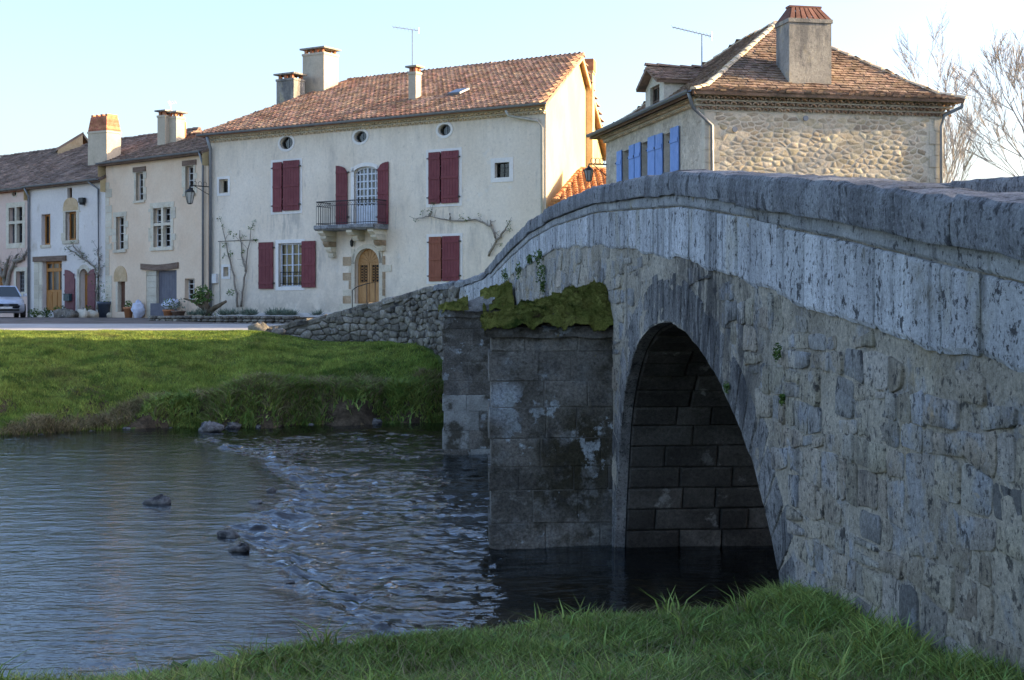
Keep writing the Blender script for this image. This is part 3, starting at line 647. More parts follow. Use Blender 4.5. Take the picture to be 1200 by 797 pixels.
def jit(p, s): return p+Vector((random.uniform(-s, s), random.uniform(-s, s), random.uniform(-s, s)))
def prism_block(pf, a0, a1, prof, st=4, j=.006, endbev=.014, par=None, name='stone', m='slab'):
    """stone run along a; prof(a) -> closed list of (w, z)"""
    mb = MB(); L_ = a1-a0; eb = min(endbev, L_*.2)
    A = [a0, a0+eb]+[a0+eb+(L_-2*eb)*i/(st-1) for i in range(1, st-1)]+[a1-eb, a1]
    n = len(prof(a0))
    for i, a in enumerate(A):
        pr = prof(a); cw = sum(p[0] for p in pr)/n; cz = sum(p[1] for p in pr)/n
        sh = endbev*.9 if i in (0, len(A)-1) else 0
        for (w_, z) in pr:
            dw = cw-w_; dz = cz-z; d = math.hypot(dw, dz) or 1
            mb.v.append(tuple(jit(pf(a, z+dz/d*sh, w_+dw/d*sh), j)))
    for i in range(len(A)-1):
        for q_ in range(n):
            mb.f.append((i*n+q_, (i+1)*n+q_, (i+1)*n+(q_+1) % n, i*n+(q_+1) % n))
    mb.f.append(tuple(range(n))); mb.f.append(tuple(range((len(A)-1)*n, len(A)*n))[::-1])
    return mb.build(name, m, par)
# coping, both parapets
for side in (0, 1):
    a = 1.0
    while a < 37.0:
        L_ = random.uniform(.68, 1.15)*(1 if a < 22 else .95); b = min(a+L_, 37.2)
        dz = random.uniform(-.012, .012); pr_ = .075+random.uniform(-.008, .008)+(.03 if a < 11 else 0)
        th = COP+(.03 if a < 11 else 0)
        w1, w0 = (pr_, -.40) if side == 0 else (-BW+.40, -BW-.07)
        def prof(aa, w0=w0, w1=w1, dz=dz, th=th):
            t = topz(aa)+dz; nn = .018*float(perlin(aa*3.1, 0, 7))
            return [(w0, t-th), (w1-.008, t-th), (w1, t-th+.02), (w1+.006, t-th*.5), (w1-.004+nn*.5, t-.035+nn), (w1-.028, t-.004+nn), (w1-.16, t+.008), (w0+.14, t+.012), (w0+.03, t-.01), (w0, t-.04)]
        prism_block(BF.pt, a+.002, b-.002, prof, 7, .006, .012, bridge, 'coping_stone', 'coping')
        a = b
# course under the coping and the tall parapet slabs (river side)
a = 1.0
while a < 37:
    b = min(a+random.uniform(.6, 1.1), 37.2)
    th = COP+(.03 if a < 11 else 0)
    def prof(aa, th=th):
        t = topz(aa)-th; return [(-.2, t-CRS+.01), (.018, t-CRS+.012), (.03, t-CRS+.03), (.03, t-.02), (.02, t), (-.2, t)]
    prism_block(BF.pt, a+.004, b-.004, prof, 3, .004, .01, bridge, 'course_stone', 'course'); a = b
a = 1.0
while a < 37:
    L_ = random.uniform(.42, .80) if a < 20 else random.uniform(.4, .7); b = min(a+L_, 37.2)
    e1 = random.uniform(-.05, .05); pw = .022+random.uniform(-.008, .012); ph1, ph2 = random.uniform(0, 9), random.uniform(.02, .045)
    def prof(aa, a=a, b=b, e1=e1, pw=pw, ph1=ph1, ph2=ph2):
        t = topz(aa)-COP-CRS-(.03 if a < 11 else 0); s_ = slabz(aa)+e1*.35+.035*float(fbm(aa*1.1, 3.3, 2, 61))
        return [(-.2, s_), (pw-.014, s_), (pw, s_+.03), (pw, (s_+t)/2), (pw, t-.018), (pw-.01, t-.004), (-.2, t-.004)]
    prism_block(BF.pt, a+.006, b-.006, prof, 6, .005, .016, bridge, 'parapet_slab', 'slab'); a = b
# voussoirs
def ring(A, depth, wfront, lo, hi, name, m, wback=-.13):
    n = len(A)
    for i in range(lo, min(hi, n-1)):
        p, q_ = Vector((A[i][0], A[i][1])), Vector((A[i+1][0], A[i+1][1]))
        tan = (q_-p).normalized(); nrm = Vector((tan.y, -tan.x))
        c = Vector((A[:, 0].mean(), -3.5))
        if nrm.dot(p-c) < 0: nrm = -nrm
        d = depth*random.uniform(.85, 1.2); g_ = .0025
        t0, t1 = p+tan*g_, q_-tan*g_
        o0, o1 = t0+nrm*d*1.0-tan*.0, t1+nrm*d
        w1 = wfront+random.uniform(-.006, .008)
        mb = MB()
        I = [t0, t1, o1, o0]; cen_ = (t0+t1+o0+o1)/4
        ring0 = [jit(BF.pt(v.x, v.y, wback), 0) for v in I]
        ring1 = [jit(BF.pt(v.x, v.y, w1-.015), .003) for v in I]
        ins = [v+(cen_-v).normalized()*.018 for v in I]
        ring2 = [jit(BF.pt(v.x, v.y, w1), .004) for v in ins]
        mb.add(ring0+ring1+ring2, [(0, 1, 5, 4), (1, 2, 6, 5), (2, 3, 7, 6), (3, 0, 4, 7), (4, 5, 9, 8), (5, 6, 10, 9), (6, 7, 11, 10), (7, 4, 8, 11), (8, 9, 10, 11)])
        mb.build(name, m, bridge)
ring(ARCR, .48, .004, 1, 99, 'voussoir', 'vouss')
ring(ARC2, .45, .02, 8, 25, 'voussoir', 'vouss')
# soffit stones inside the near arch
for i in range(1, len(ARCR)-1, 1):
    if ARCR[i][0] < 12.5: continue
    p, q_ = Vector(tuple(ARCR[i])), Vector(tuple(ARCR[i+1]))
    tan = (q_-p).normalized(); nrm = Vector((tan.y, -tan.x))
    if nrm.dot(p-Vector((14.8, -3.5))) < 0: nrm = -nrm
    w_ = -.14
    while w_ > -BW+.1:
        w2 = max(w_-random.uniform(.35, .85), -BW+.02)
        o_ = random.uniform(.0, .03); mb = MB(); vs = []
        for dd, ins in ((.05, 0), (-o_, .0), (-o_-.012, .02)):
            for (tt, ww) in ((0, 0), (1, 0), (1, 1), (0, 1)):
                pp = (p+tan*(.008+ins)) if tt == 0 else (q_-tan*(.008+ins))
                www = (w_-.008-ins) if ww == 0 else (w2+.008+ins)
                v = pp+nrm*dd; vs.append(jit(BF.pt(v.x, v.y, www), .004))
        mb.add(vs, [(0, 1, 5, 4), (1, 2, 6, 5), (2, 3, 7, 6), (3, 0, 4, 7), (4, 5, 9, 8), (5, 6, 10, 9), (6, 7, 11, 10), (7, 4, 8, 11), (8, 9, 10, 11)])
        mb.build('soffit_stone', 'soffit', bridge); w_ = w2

def pillow(mb, pf, cx_, cz_, rw, rh, h, sq=.55, n=9, w0=-.02, r_=random):
    """an irregular rounded stone lying in a wall face"""
    out = []; ph = r_.uniform(0, 6.28)
    for k in range(n):
        t = 2*math.pi*k/n+ph*.1
        c_, s_ = math.cos(t), math.sin(t); e = 2/(2+4*sq)
        x = rw*math.copysign(abs(c_)**e, c_)*r_.uniform(.88, 1.05); z = rh*math.copysign(abs(s_)**e, s_)*r_.uniform(.88, 1.05)
        out.append((x, z))
    vs = []
    tx, tz = r_.uniform(-.25, .25)*h, r_.uniform(-.25, .25)*h
    for sc, ww in ((1, w0), (.95, h*.6), (.72, h)):
        for x, z in out:
            vs.append(pf(cx_+x*sc, cz_+z*sc, ww+(x/rw*tx+z/rh*tz if ww > 0 else 0)))
    vs.append(pf(cx_, cz_, h*1.04))
    fs = []
    for r2 in range(2):
        for k in range(n): fs.append((r2*n+k, r2*n+(k+1) % n, (r2+1)*n+(k+1) % n, (r2+1)*n+k))
    for k in range(n): fs.append((2*n+k, 2*n+(k+1) % n, 3*n))
    mb.add(vs, fs)
def chaikin(P):
    out = []
    for (x0, y0), (x1, y1) in zip(P, P[1:]+P[:1]): out += [(x0*.86+x1*.14, y0*.86+y1*.14), (x0*.14+x1*.86, y0*.14+y1*.86)]
    return out
def voronoi(a0, a1, z0, z1, pa, pz, ok, gap=.012, jitter=.42, skew=None, r_=random):
    """irregular stone outlines packed over a wall: clipped Voronoi cells of a jittered grid"""
    na, nz_ = int((a1-a0)/pa)+1, int((z1-z0)/pz)+1; pts = {}
    for j in range(-1, nz_+1):
        for i in range(-1, na+1):
            if r_.random() < .12: continue
            a = a0+(i+.5+(.5 if j % 2 else 0)+r_.uniform(-jitter, jitter))*pa; z = z0+(j+.5+r_.uniform(-jitter, jitter)*.9)*pz
            pts[i, j] = (a, z)
    out = []
    for (i, j), (a, z) in pts.items():
        if not ok(a, z): continue
        P = [(a-pa*.95, z-pz*.95), (a+pa*.95, z-pz*.95), (a+pa*.95, z+pz*.95), (a-pa*.95, z+pz*.95)]
        for dj in (-2, -1, 0, 1, 2):
            for di in (-2, -1, 0, 1, 2):
                q_ = pts.get((i+di, j+dj))
                if q_ is None or (di == 0 and dj == 0): continue
                # metric stretched by (1/pa, 1/pz)
                mx, mz = (a+q_[0])/2, (z+q_[1])/2; nx_, nz2 = (q_[0]-a)/pa**2, (q_[1]-z)/pz**2; N_ = []
                ln = math.hypot(nx_, nz2); g_ = gap*ln
                f = lambda p: (p[0]-mx)*nx_+(p[1]-mz)*nz2+g_
                for k in range(len(P)):
                    p, q2 = P[k], P[(k+1) % len(P)]; fp_, fq = f(p), f(q2)
                    if fp_ <= 0: N_.append(p)
                    if (fp_ < 0) != (fq < 0) and abs(fp_-fq) > 1e-12:
                        t = fp_/(fp_-fq); N_.append((p[0]+(q2[0]-p[0])*t, p[1]+(q2[1]-p[1])*t))
                P = N_
                if len(P) < 3: break
            if len(P) < 3: break
        if len(P) >= 3:
            ar = abs(sum(p[0]*q2[1]-q2[0]*p[1] for p, q2 in zip(P, P[1:]+P[:1])))/2
            if ar > .12*pa*pz: out.append((ar, P))
    return out
def coursed(a0, a1, z0, z1, h_lo, h_hi, w_lo, w_hi, ok, gap=.012, drop=.1, r_=random):
    """roughly squared stones in wavering courses"""
    out = []; z = z0; row = 0
    while z < z1:
        h = r_.uniform(h_lo, h_hi); a = a0-r_.uniform(0, w_lo); ph = r_.uniform(0, 6)
        wav = lambda t, k: .035*math.sin(t*1.3+k*1.7)+.02*math.sin(t*3.7+k*2.3)
        while a < a1:
            w_ = r_.uniform(w_lo, w_hi)*r_.choice([.6, 1, 1, 1.2]); b = a+w_
            parts = [(0, 1)] if r_.random() > .22 or h < (h_lo+h_hi)/2 else [(0, .52), (.52, 1)]
            for f0, f1 in parts:
                j = lambda s_: r_.uniform(-s_, s_)
                zb_, zt_ = z+h*f0+gap, z+h*f1-gap; hh = zt_-zb_
                P = [(a+gap+j(.02), zb_+wav(a, row)+j(.12*hh)), ((a+b)/2+j(.04), zb_+wav((a+b)/2, row)+j(.09*hh)), (b-gap+j(.02), zb_+wav(b, row)+j(.12*hh)), (b-gap+j(.015), (zb_+zt_)/2+wav(b, row)),
                     (b-gap+j(.03), zt_+wav(b, row+1)+j(.14*hh)), ((a+b)/2+j(.04), zt_+wav((a+b)/2, row+1)+j(.09*hh)), (a+gap+j(.03), zt_+wav(a, row+1)+j(.14*hh))]
                c_ = ((a+b)/2, (zb_+zt_)/2)
                if r_.random() < drop or not ok(*c_): continue
                out.append((w_*hh, P))
            a = b
        z += h; row += 1
    return out
def stone_poly(mb, pf, P, h, w0=-.03, r_=random, sink=.0):
    P = chaikin(P); n = len(P); cx_ = sum(p[0] for p in P)/n; cz_ = sum(p[1] for p in P)/n
    R_ = max(math.hypot(p[0]-cx_, p[1]-cz_) for p in P) or 1
    tx, tz = r_.uniform(-.4, .4)*h, r_.uniform(-.4, .4)*h; vs = []
    for sc, ww in ((1, w0), (.99, h*.75), (.955, h*.98)):
        for x, z in P:
            dx, dz = (x-cx_)*sc, (z-cz_)*sc
            vs.append(pf(cx_+dx, cz_+dz, (ww+dx/R_*tx+dz/R_*tz+r_.uniform(-.12, .12)*h) if ww > 0 else ww))
    vs.append(pf(cx_, cz_, h*r_.uniform(.8, 1.05))); fs = []
    for q_ in range(2):
        for k in range(n): fs.append((q_*n+k, q_*n+(k+1) % n, (q_+1)*n+(k+1) % n, (q_+1)*n+k))
    for k in range(n): fs.append((2*n+k, 2*n+(k+1) % n, 3*n))
    mb.add(vs, fs)
def rubble_cells(a0, a1, z0, z1, h_lo, h_hi, w_lo, w_hi, ok, slope=None):
    out = []; z = z0
    while z < z1:
        h = random.uniform(h_lo, h_hi); a = a0-random.uniform(0, w_lo)
        while a < a1:
            w_ = random.uniform(w_lo, w_hi); hh = h*random.uniform(.72, 1.0)
            ca, cz_ = a+w_/2, z+h/2+random.uniform(-.02, .02)
            if slope: cz_ += slope(ca)
            if ok(ca, cz_, w_, hh): out.append((ca, cz_, w_*.5*.93, hh*.5*.93))
            a += w_
        z += h
    return out
AR = ARCR
def arc_clear(Y, z, A, d):
    return min(math.hypot(Y-p[0], z-p[1]) for p in A) > d
def in_arch(Y, z): return z < zbot(Y)
def ok_near(Y, z):
    return z < slabz(Y)-.09 and not in_arch(Y, z) and arc_clear(Y, z, AR, .58) and z > gz(bridge_x(Y)-.3, Y)-.4
cells = [(ar/sum(p[0] for p in P)**3*len(P)**3, P) for ar, P in coursed(4.5, 12.5, -3.2, 1.0, .13, .25, .18, .42, ok_near, .009, .06)]
cells += [(ar/sum(p[0] for p in P)**3*len(P)**3, P) for ar, P in coursed(12.5, 20, -3.2, 1.0, .15, .25, .22, .48, ok_near, .009, .06)]
cells += [(ar/sum(p[0] for p in P)**3*len(P)**3, P) for ar, P in voronoi(20, 37, -.4, 1.1, .42, .27, lambda Y, z: z < slabz(Y)-.1 and arc_clear(Y, z, ARC2, .5) and not in_arch(Y, z))]
cells.sort(key=lambda c: -c[0])
print('bridge rubble', len(cells))
rest = MB()
for i, (ar, P) in enumerate(cells):
    hh_ = random.choice([.0, .002, .004, .007, .010, .016])+.001
    if random.random() < .1: continue
    if i < 320:
        mb = MB(); stone_poly(mb, BF.pt, P, hh_); mb.build('stone', random.choice(['rubble', 'rubble', 'rubble_tan', 'rubble', 'rubble_tan', 'rubble_tan', 'rubble_dark']), bridge, True)
    else: stone_poly(rest, BF.pt, P, hh_)
if rest.v: rest.build('small_stones', 'rubble', bridge, True)['kind'] = 'stuff'

# ---- piers with sloping mossy caps
def pier(nose, Lp, thick, z_e, z_top, courses, cover, seed, full=True, pale_below=None):
    r_ = random.Random(seed)
    class PF(Frame):
        def pt(s, a, z, w=0.0):
            if a < Lp and w < 0: a = a+.075*(-w)*(1-a/Lp)
            return Frame.pt(s, a, z, w)
    fr = PF((nose[0], nose[1]), (.9953, .097)); fr.n = Vector((.097, -.9953, 0))
    core = MB(); core.box(fr, 0.02, Lp+.05, -4, z_e, -thick, 0)
    pr = core.build('pier', 'pier_core', bridge)
    if full:
        c2 = MB(); c2.box(fr, Lp+.05, Lp+BW-.02, -4, -1.0, -.5, 0); c2.build('abutment_core', 'soffit', pr)
    def blk(a0, a1, z0, z1, pw, m='pier', back=-.08):
        mb = MB(); b = .013; vs = []
        for (w_, ins) in ((back, 0), (pw-.010, 0), (pw, b)):
            for (a_, z_) in ((a0+.002+ins, z0+.002+ins), (a1-.002-ins, z0+.002+ins), (a1-.002-ins, z1-.002-ins), (a0+.002+ins, z1-.002-ins)):
                vs.append(jit(fr.pt(a_, z_, w_), .005))
        mb.add(vs, [(0, 1, 5, 4), (1, 2, 6, 5), (2, 3, 7, 6), (3, 0, 4, 7), (4, 5, 9, 8), (5, 6, 10, 9), (6, 7, 11, 10), (7, 4, 8, 11), (8, 9, 10, 11)])
        mb.build('stone', m, pr)
    z = z_e-.01
    hs = courses
    for ci, h in enumerate(hs):
        z0 = z-h; a = -.03 if ci % 2 else -.0
        lim = Lp+(.03 if not (full and z < -1.0) else BW-.2)
        pale = pale_below is not None and z0 < pale_below
        while a < lim-.05:
            b = min(a+r_.uniform(.38, .78), lim)
            if lim-b < .2: b = lim
            blk(a, b, z0, z, .012+r_.uniform(-.006, .007)+(.05 if pale else 0), 'pier_pale' if pale and r_.random() < .8 else ('soffit' if a > Lp-.15 else 'pier'), -thick+.03 if a < .1 else -.08)
            a = b
        z = z0
    # nose side stones
    fn = Frame((nose[0]+fr.n.x*-thick, nose[1]+fr.n.y*-thick), (fr.n.x, fr.n.y)); fn.n = -fr.u
    # cap
    na, nw = 34, 30; mb = MB(); a0, a1, w0, w1 = -.09, Lp+.0, -thick-.06, .09
    def capz(a, w_):
        ta = max(0, min(1, (a-a0)/(a1-a0))); tw = 1-abs(w_+thick/2)/(thick/2+.08)
        z_ = z_e+.03+(z_top-z_e)*ta*min(1, max(0, tw)*1.7)**.8
        return z_+.03*float(fbm(a*3+seed, w_*3, 3, seed))
    for i in range(na+1):
        for j in range(nw+1):
            a = a0+(a1-a0)*i/na; w_ = w0+(w1-w0)*j/nw; mb.v.append(tuple(fr.pt(a, capz(a, w_), w_)))
    for i in range(na):
        for j in range(nw): k = i*(nw+1)+j; mb.f.append((k, k+nw+1, k+nw+2, k+1))
    k = len(mb.v)                       # drip edge
    edge = [(a0+(a1-a0)*i/na, w1) for i in range(na+1)]
    for a, w_ in edge: mb.v.append(tuple(fr.pt(a, z_e-.10+.02*float(perlin(a*4, 2, seed)), w_-.02)))
    for i in range(na): mb.f.append((i*(nw+1)+nw, k+i, k+i+1, (i+1)*(nw+1)+nw))
    k = len(mb.v)
    for j in range(nw+1): w_ = w0+(w1-w0)*j/nw; mb.v.append(tuple(fr.pt(a0+.02, z_e-.1, w_)))
    for j in range(nw): mb.f.append((j, k+j, k+j+1, j+1))
    mb.build('cap_stone', 'pier', pr, True)
    # moss cushion
    na, nw = 96, 84; mb = MB(); T = {}
    for i in range(na+1):
        for j in range(nw+1):
            a = a0-.03+(a1-a0+.03)*i/na; w_ = w0+(w1+.02-w0)*j/nw
            c_ = cover(a/Lp, w_, float(fbm(a*2.1+seed, w_*2.1, 3, seed+4)))
            t = .12*(c_**.5 if c_ > 0 else 0)*(.9+.45*float(fbm(a*4, w_*4, 3, 5)))+.03*float(fbm(a*16, w_*16, 2, 6))
            if c_ <= 0: t = -.02
            over = max(0, w_-w1+.03)
            z_ = capz(a, min(w_, w1))+t-over*(1.6+.3*float(fbm(a*3.3, 1, 2, seed)))
            T[i, j] = (a, w_, z_, c_); mb.v.append(tuple(fr.pt(a, z_, w_+(.03*c_ if over else 0))))
    for i in range(na):
        for j in range(nw):
            if max(T[i, j][3], T[i+1, j][3], T[i, j+1][3], T[i+1, j+1][3]) > 0:
                k = i*(nw+1)+j; mb.f.append((k, k+nw+1, k+nw+2, k+1))
    mo = mb.build('moss', 'moss', pr, True)
    # fuzzy moss shoots
    sh = MB(); keys = [v for v in T.values() if v[3] > .05]
    for _ in range(26000 if seed == 1 else 9000):
        a, w_, z_, c_ = r_.choice(keys); a += r_.uniform(-.01, .01); w_ += r_.uniform(-.01, .01); s = r_.uniform(.014, .034)
        p = fr.pt(a, z_-.006, w_); d = Vector((r_.uniform(-1, 1), r_.uniform(-1, 1), r_.uniform(.5, 1.4))).normalized()*s
        t = Vector((r_.uniform(-1, 1), r_.uniform(-1, 1), 0)).normalized()*s*.3
        sh.add([p-t, p+t, p+d], [(0, 1, 2)])
    so = sh.build('moss_shoots', 'moss', pr); so['kind'] = 'stuff'
    return pr, fr
def cov1(ta, w_, n): return min(1.0, max(0, (n+.75)*1.6)) * (0 if (ta > .62 and w_ < -.75 and ta-.62 > (w_+1.1)*.5 and n < .25) else 1)
pier((-.27, 18.45), 1.57, 1.9, -.22, .27, [.27, .38, .33, .40, .36, .30, .42, .34, .4, .4], cov1, 1)
def cov2(ta, w_, n): return min(1.0, max(0, (n+.25)*1.8))*(1 if (ta < .35 and w_ > -.9) or ta > .55 else .0)
pier((-1.44, 30.5), 1.49, 2.0, .0, .52, [.34, .36, .33, .40, .30, .34, .40, .4, .4, .4], cov2, 2, False, -2.0)

# ---- wing wall that carries the bank end of the parapet round to the street
WP = [(bridge_x(37.2), 37.2, 1.22, -1.3), (-.72, 38.6, 1.08, -1.3), (-1.35, 40.4, .90, -1.25), (-2.10, 42.3, .82, -1.2), (-2.62, 43.5, .74, -1.15), (-3.5, 45.0, .52, -1.15),
      (-4.7, 46.3, .26, -1.15), (-5.8, 47.0, .0, -1.15), (-6.7, 47.35, -.26, -1.1), (-7.5, 47.55, -.40, -1.0), (-8.5, 47.7, -.52, -.9)]
_wp = np.array(WP); _d = np.r_[0, np.cumsum(np.hypot(np.diff(_wp[:, 0]), np.diff(_wp[:, 1])))]
WL = _d[-1]
class WFrame:
    def pt(s, a, z, w=0.0):
        x, y = np.interp(a, _d, _wp[:, 0]), np.interp(a, _d, _wp[:, 1])
        x2, y2 = np.interp(a+.2, _d, _wp[:, 0]), np.interp(a+.2, _d, _wp[:, 1]); x1, y1 = np.interp(a-.2, _d, _wp[:, 0]), np.interp(a-.2, _d, _wp[:, 1])
        t = Vector((x2-x1, y2-y1, 0)).normalized(); n = Vector((-t.y, t.x, 0))
        return Vector((x+n.x*w, y+n.y*w, z))
WF = WFrame()
wtop = lambda a: float(np.interp(a, _d, _wp[:, 2]))
wing = thing('stone_wall', (-4, 46, -1), 'rough rubble wing wall curving down from the bridge to the village street', 'wall')
mb = MB()
for i in range(100):
    a, b = WL*i/100, WL*(i+1)/100
    mb.hexa([WF.pt(a, -2.6, -.4), WF.pt(b, -2.6, -.4), WF.pt(b, -2.6, -.02), WF.pt(a, -2.6, -.02), WF.pt(a, wtop(a)-.06, -.4), WF.pt(b, wtop(b)-.06, -.4), WF.pt(b, wtop(b)-.06, -.02), WF.pt(a, wtop(a)-.06, -.02)])
mb.build('wall_core', 'wing_core', wing)
a = 0.0
while a < WL-.3:
    b = min(a+random.uniform(.45, .9), WL); lowend = a > 6.5
    dz = random.uniform(-.02, .03) if not lowend else random.uniform(-.05, .08)
    def prof(aa, dz=dz):
        t = wtop(aa)+dz; return [(-.42, t-.17), (.04, t-.17), (.05, t-.05), (.0, t), (-.38, t), (-.42, t-.05)]
    prism_block(WF.pt, a+.01, b-.01, prof, 3, .022, .03, wing, 'coping_stone', 'coping' if a < 5.5 else 'wing'); a = b
a = 0.0
while a < 3.6:
    b = a+random.uniform(.4, .7)
    def prof(aa): return [(-.2, wtop(aa)-.75), (.015, wtop(aa)-.74), (.022, wtop(aa)-.2), (-.2, wtop(aa)-.19)]
    prism_block(WF.pt, a+.004, b-.004, prof, 3, .004, .012, wing, 'parapet_slab', 'slab'); a = b
cells = voronoi(.0, WL-.1, -1.5, 1.0, .33, .19, lambda a, z: z < wtop(a)-(.80 if a < 3.7 else .2) and z > -1.45)
cells.sort(key=lambda c: -c[0])
print('wing rubble', len(cells))
rest = MB()
for i, (ar, P) in enumerate(cells):
    h_ = random.uniform(.02, .09)
    if i < 300:
        mb = MB(); stone_poly(mb, WF.pt, P, h_, -.04); mb.build('stone', 'wing', wing, True)
    else: stone_poly(rest, WF.pt, P, h_, -.04)
if rest.v: rest.build('small_stones', 'wing', wing, True)['kind'] = 'stuff'
# boulders at the foot
for i, (px, py, Yd, s, lb) in enumerate([(303, 390, 47.3, .28, 'mossy boulder at the street end of the rubble wall'), (318, 393, 46.9, .18, 'small grey stone in the grass by the wall end'), (326, 391, 46.9, .22, 'round grey stone leaning on the wall foot')]):
    x = (px-600)/F*Yd; mb = MB(); z = gz(x, Yd)
    rock_mesh(mb, (x, Yd, z+s*.3), s*1.2, s*.8, s*.7, 90+i, 12); tag(mb.build('boulder', 'wing', smooth=True, base=(x, Yd, z)), lb, 'boulder')

# ---- small plants rooted in the bridge face
def leafball(mb, c, R, n, s, r_, flat=1.0, down=0):
    for _ in range(n):
        d = Vector((r_.gauss(0, 1), r_.gauss(0, 1), r_.gauss(0, 1))).normalized()*R*(r_.random()**.4); d.z *= flat
        p = Vector(c)+d; p.z -= down*r_.random()*R
        u = Vector((r_.uniform(-1, 1), r_.uniform(-1, 1), r_.uniform(-1, 1))).normalized(); v = u.cross(Vector((r_.uniform(-1, 1), r_.uniform(-1, 1), r_.uniform(-1, 1))).normalized())
        k = s*r_.uniform(.6, 1.3); mb.add([p-u*k, p+v*k*.5, p+u*k, p-v*k*.5], [(0, 1, 2, 3)])
rr = random.Random(5)
for px, py, rx, rz, lb in [(596, 322, .14, .12, 'small green fern tuft left of the mossy buttress top'), (612, 316, .12, .15, 'green fern tuft between two others above the farther buttress'),
                           (640, 312, .15, .26, 'largest green plant hanging on the bridge wall above the moss'), (637, 296, .16, .1, 'green plant on the ledge above the hanging plant'),
                           (640, 338, .08, .14, 'narrow dark green plant just above the moss'), (625, 303, .1, .1, 'small sprig on the worn ledge of the bridge'),
                           (919, 408, .05, .09, 'upright green fern growing from the wall right of the arch'), (923, 466, .035, .05, 'small dark fern below the upright one right of the arch'),
                           (857, 455, .04, .05, 'tiny green sprig at the edge of the arch ring')]:
    Yb = 3.1/((px-600)/F+.0975); z = -(py-HOR)*Yb/F; c = BF.pt(Yb, z, .05); mb = MB()
    for q_ in range(5):
        cc = BF.pt(Yb+rr.uniform(-1, 1)*rx*.6, z+rr.uniform(-1, 1)*rz*.75, .03+.4*rx)
        leafball(mb, cc, rx*.6, 26, .015 if px > 800 else .028, rr, 1.2, .5)
        mb.tube([c-nb*.03, cc], .004, 4)
    tag(mb.build('wall_fern', 'leaf', base=c), lb, 'fern')
# ------------------------------------------------------------------ house kit
def wall(name, fr, L_, z0, z1, ops, m, par, reveal=.28, zt=None, m_rev=None):
    """front sheet with openings. ops: (a0,a1,z0,z1,shape) ; zt(a) optional top line"""
    A = sorted(set([0, L_]+[o[0] for o in ops]+[o[1] for o in ops])); Z = sorted(set([z0, z1]+[o[2] for o in ops]+[o[3] for o in ops]))
    mb = MB(); rvs = []
    for i in range(len(A)-1):
        for j in range(len(Z)-1):
            ca, cz_ = (A[i]+A[i+1])/2, (Z[j]+Z[j+1])/2
            if any(o[0] < ca < o[1] and o[2] < cz_ < o[3] for o in ops): continue
            mb.quad(fr.pt(A[i], Z[j]), fr.pt(A[i+1], Z[j]), fr.pt(A[i+1], Z[j+1]), fr.pt(A[i], Z[j+1]))
    if zt:
        n = 24
        for i in range(n):
            a, b = L_*i/n, L_*(i+1)/n
            mb.quad(fr.pt(a, z1), fr.pt(b, z1), fr.pt(b, zt(b)), fr.pt(a, zt(a)))
    for o in ops:
        a0, a1, q0, q1 = o[:4]; sh = o[4] if len(o) > 4 else 'rect'
        if sh == 'rect': loop = [(a0, q0), (a1, q0), (a1, q1), (a0, q1)]
        else:
            ca, hw = (a0+a1)/2, (a1-a0)/2; rise = hw if sh == 'arch' else (hw*.35 if sh == 'seg' else (q1-q0)/2)
            top = [(ca+hw*math.cos(t), q1-rise+rise*math.sin(t)) for t in [math.pi*k/12 for k in range(13)]]
            if sh == 'round':
                bot = [(ca+hw*math.cos(t), q0+rise+rise*math.sin(t)) for t in [math.pi+math.pi*k/12 for k in range(1, 12)]]
                loop = top+bot
                for k in range(6): pass
                full = top+bot
                for (u1, v1), (u2, v2) in zip(full, full[1:]+full[:1]):
                    e = q1 if (v1+v2)/2 > (q0+q1)/2 else q0
                    if e == q1: mb.quad(fr.pt(u2, v2), fr.pt(u1, v1), fr.pt(u1, e), fr.pt(u2, e))
                    else: mb.quad(fr.pt(u1, e), fr.pt(u2, e), fr.pt(u2, v2), fr.pt(u1, v1))
            else:
                loop = [(a0, q0), (a1, q0)]+top
                for (u1, v1), (u2, v2) in zip(top, top[1:]):
                    mb.quad(fr.pt(u2, v2), fr.pt(u1, v1), fr.pt(u1, q1), fr.pt(u2, q1))
        rv = MB()
        for (u1, v1), (u2, v2) in zip(loop, loop[1:]+loop[:1]):
            if abs(u1-u2)+abs(v1-v2) < 1e-6: continue
            rv.quad(fr.pt(u1, v1, 0), fr.pt(u2, v2, 0), fr.pt(u2, v2, -reveal), fr.pt(u1, v1, -reveal))
        rvs.append(rv)
    w_ = mb.build(name, m, par)
    for rv in rvs: rv.build('reveal', m_rev or m, w_)
    return w_
def fbox(name, fr, a0, a1, z0, z1, w0, w1, m, par):
    mb = MB(); mb.box(fr, a0, a1, z0, z1, w0, w1); return mb.build(name, m, par)
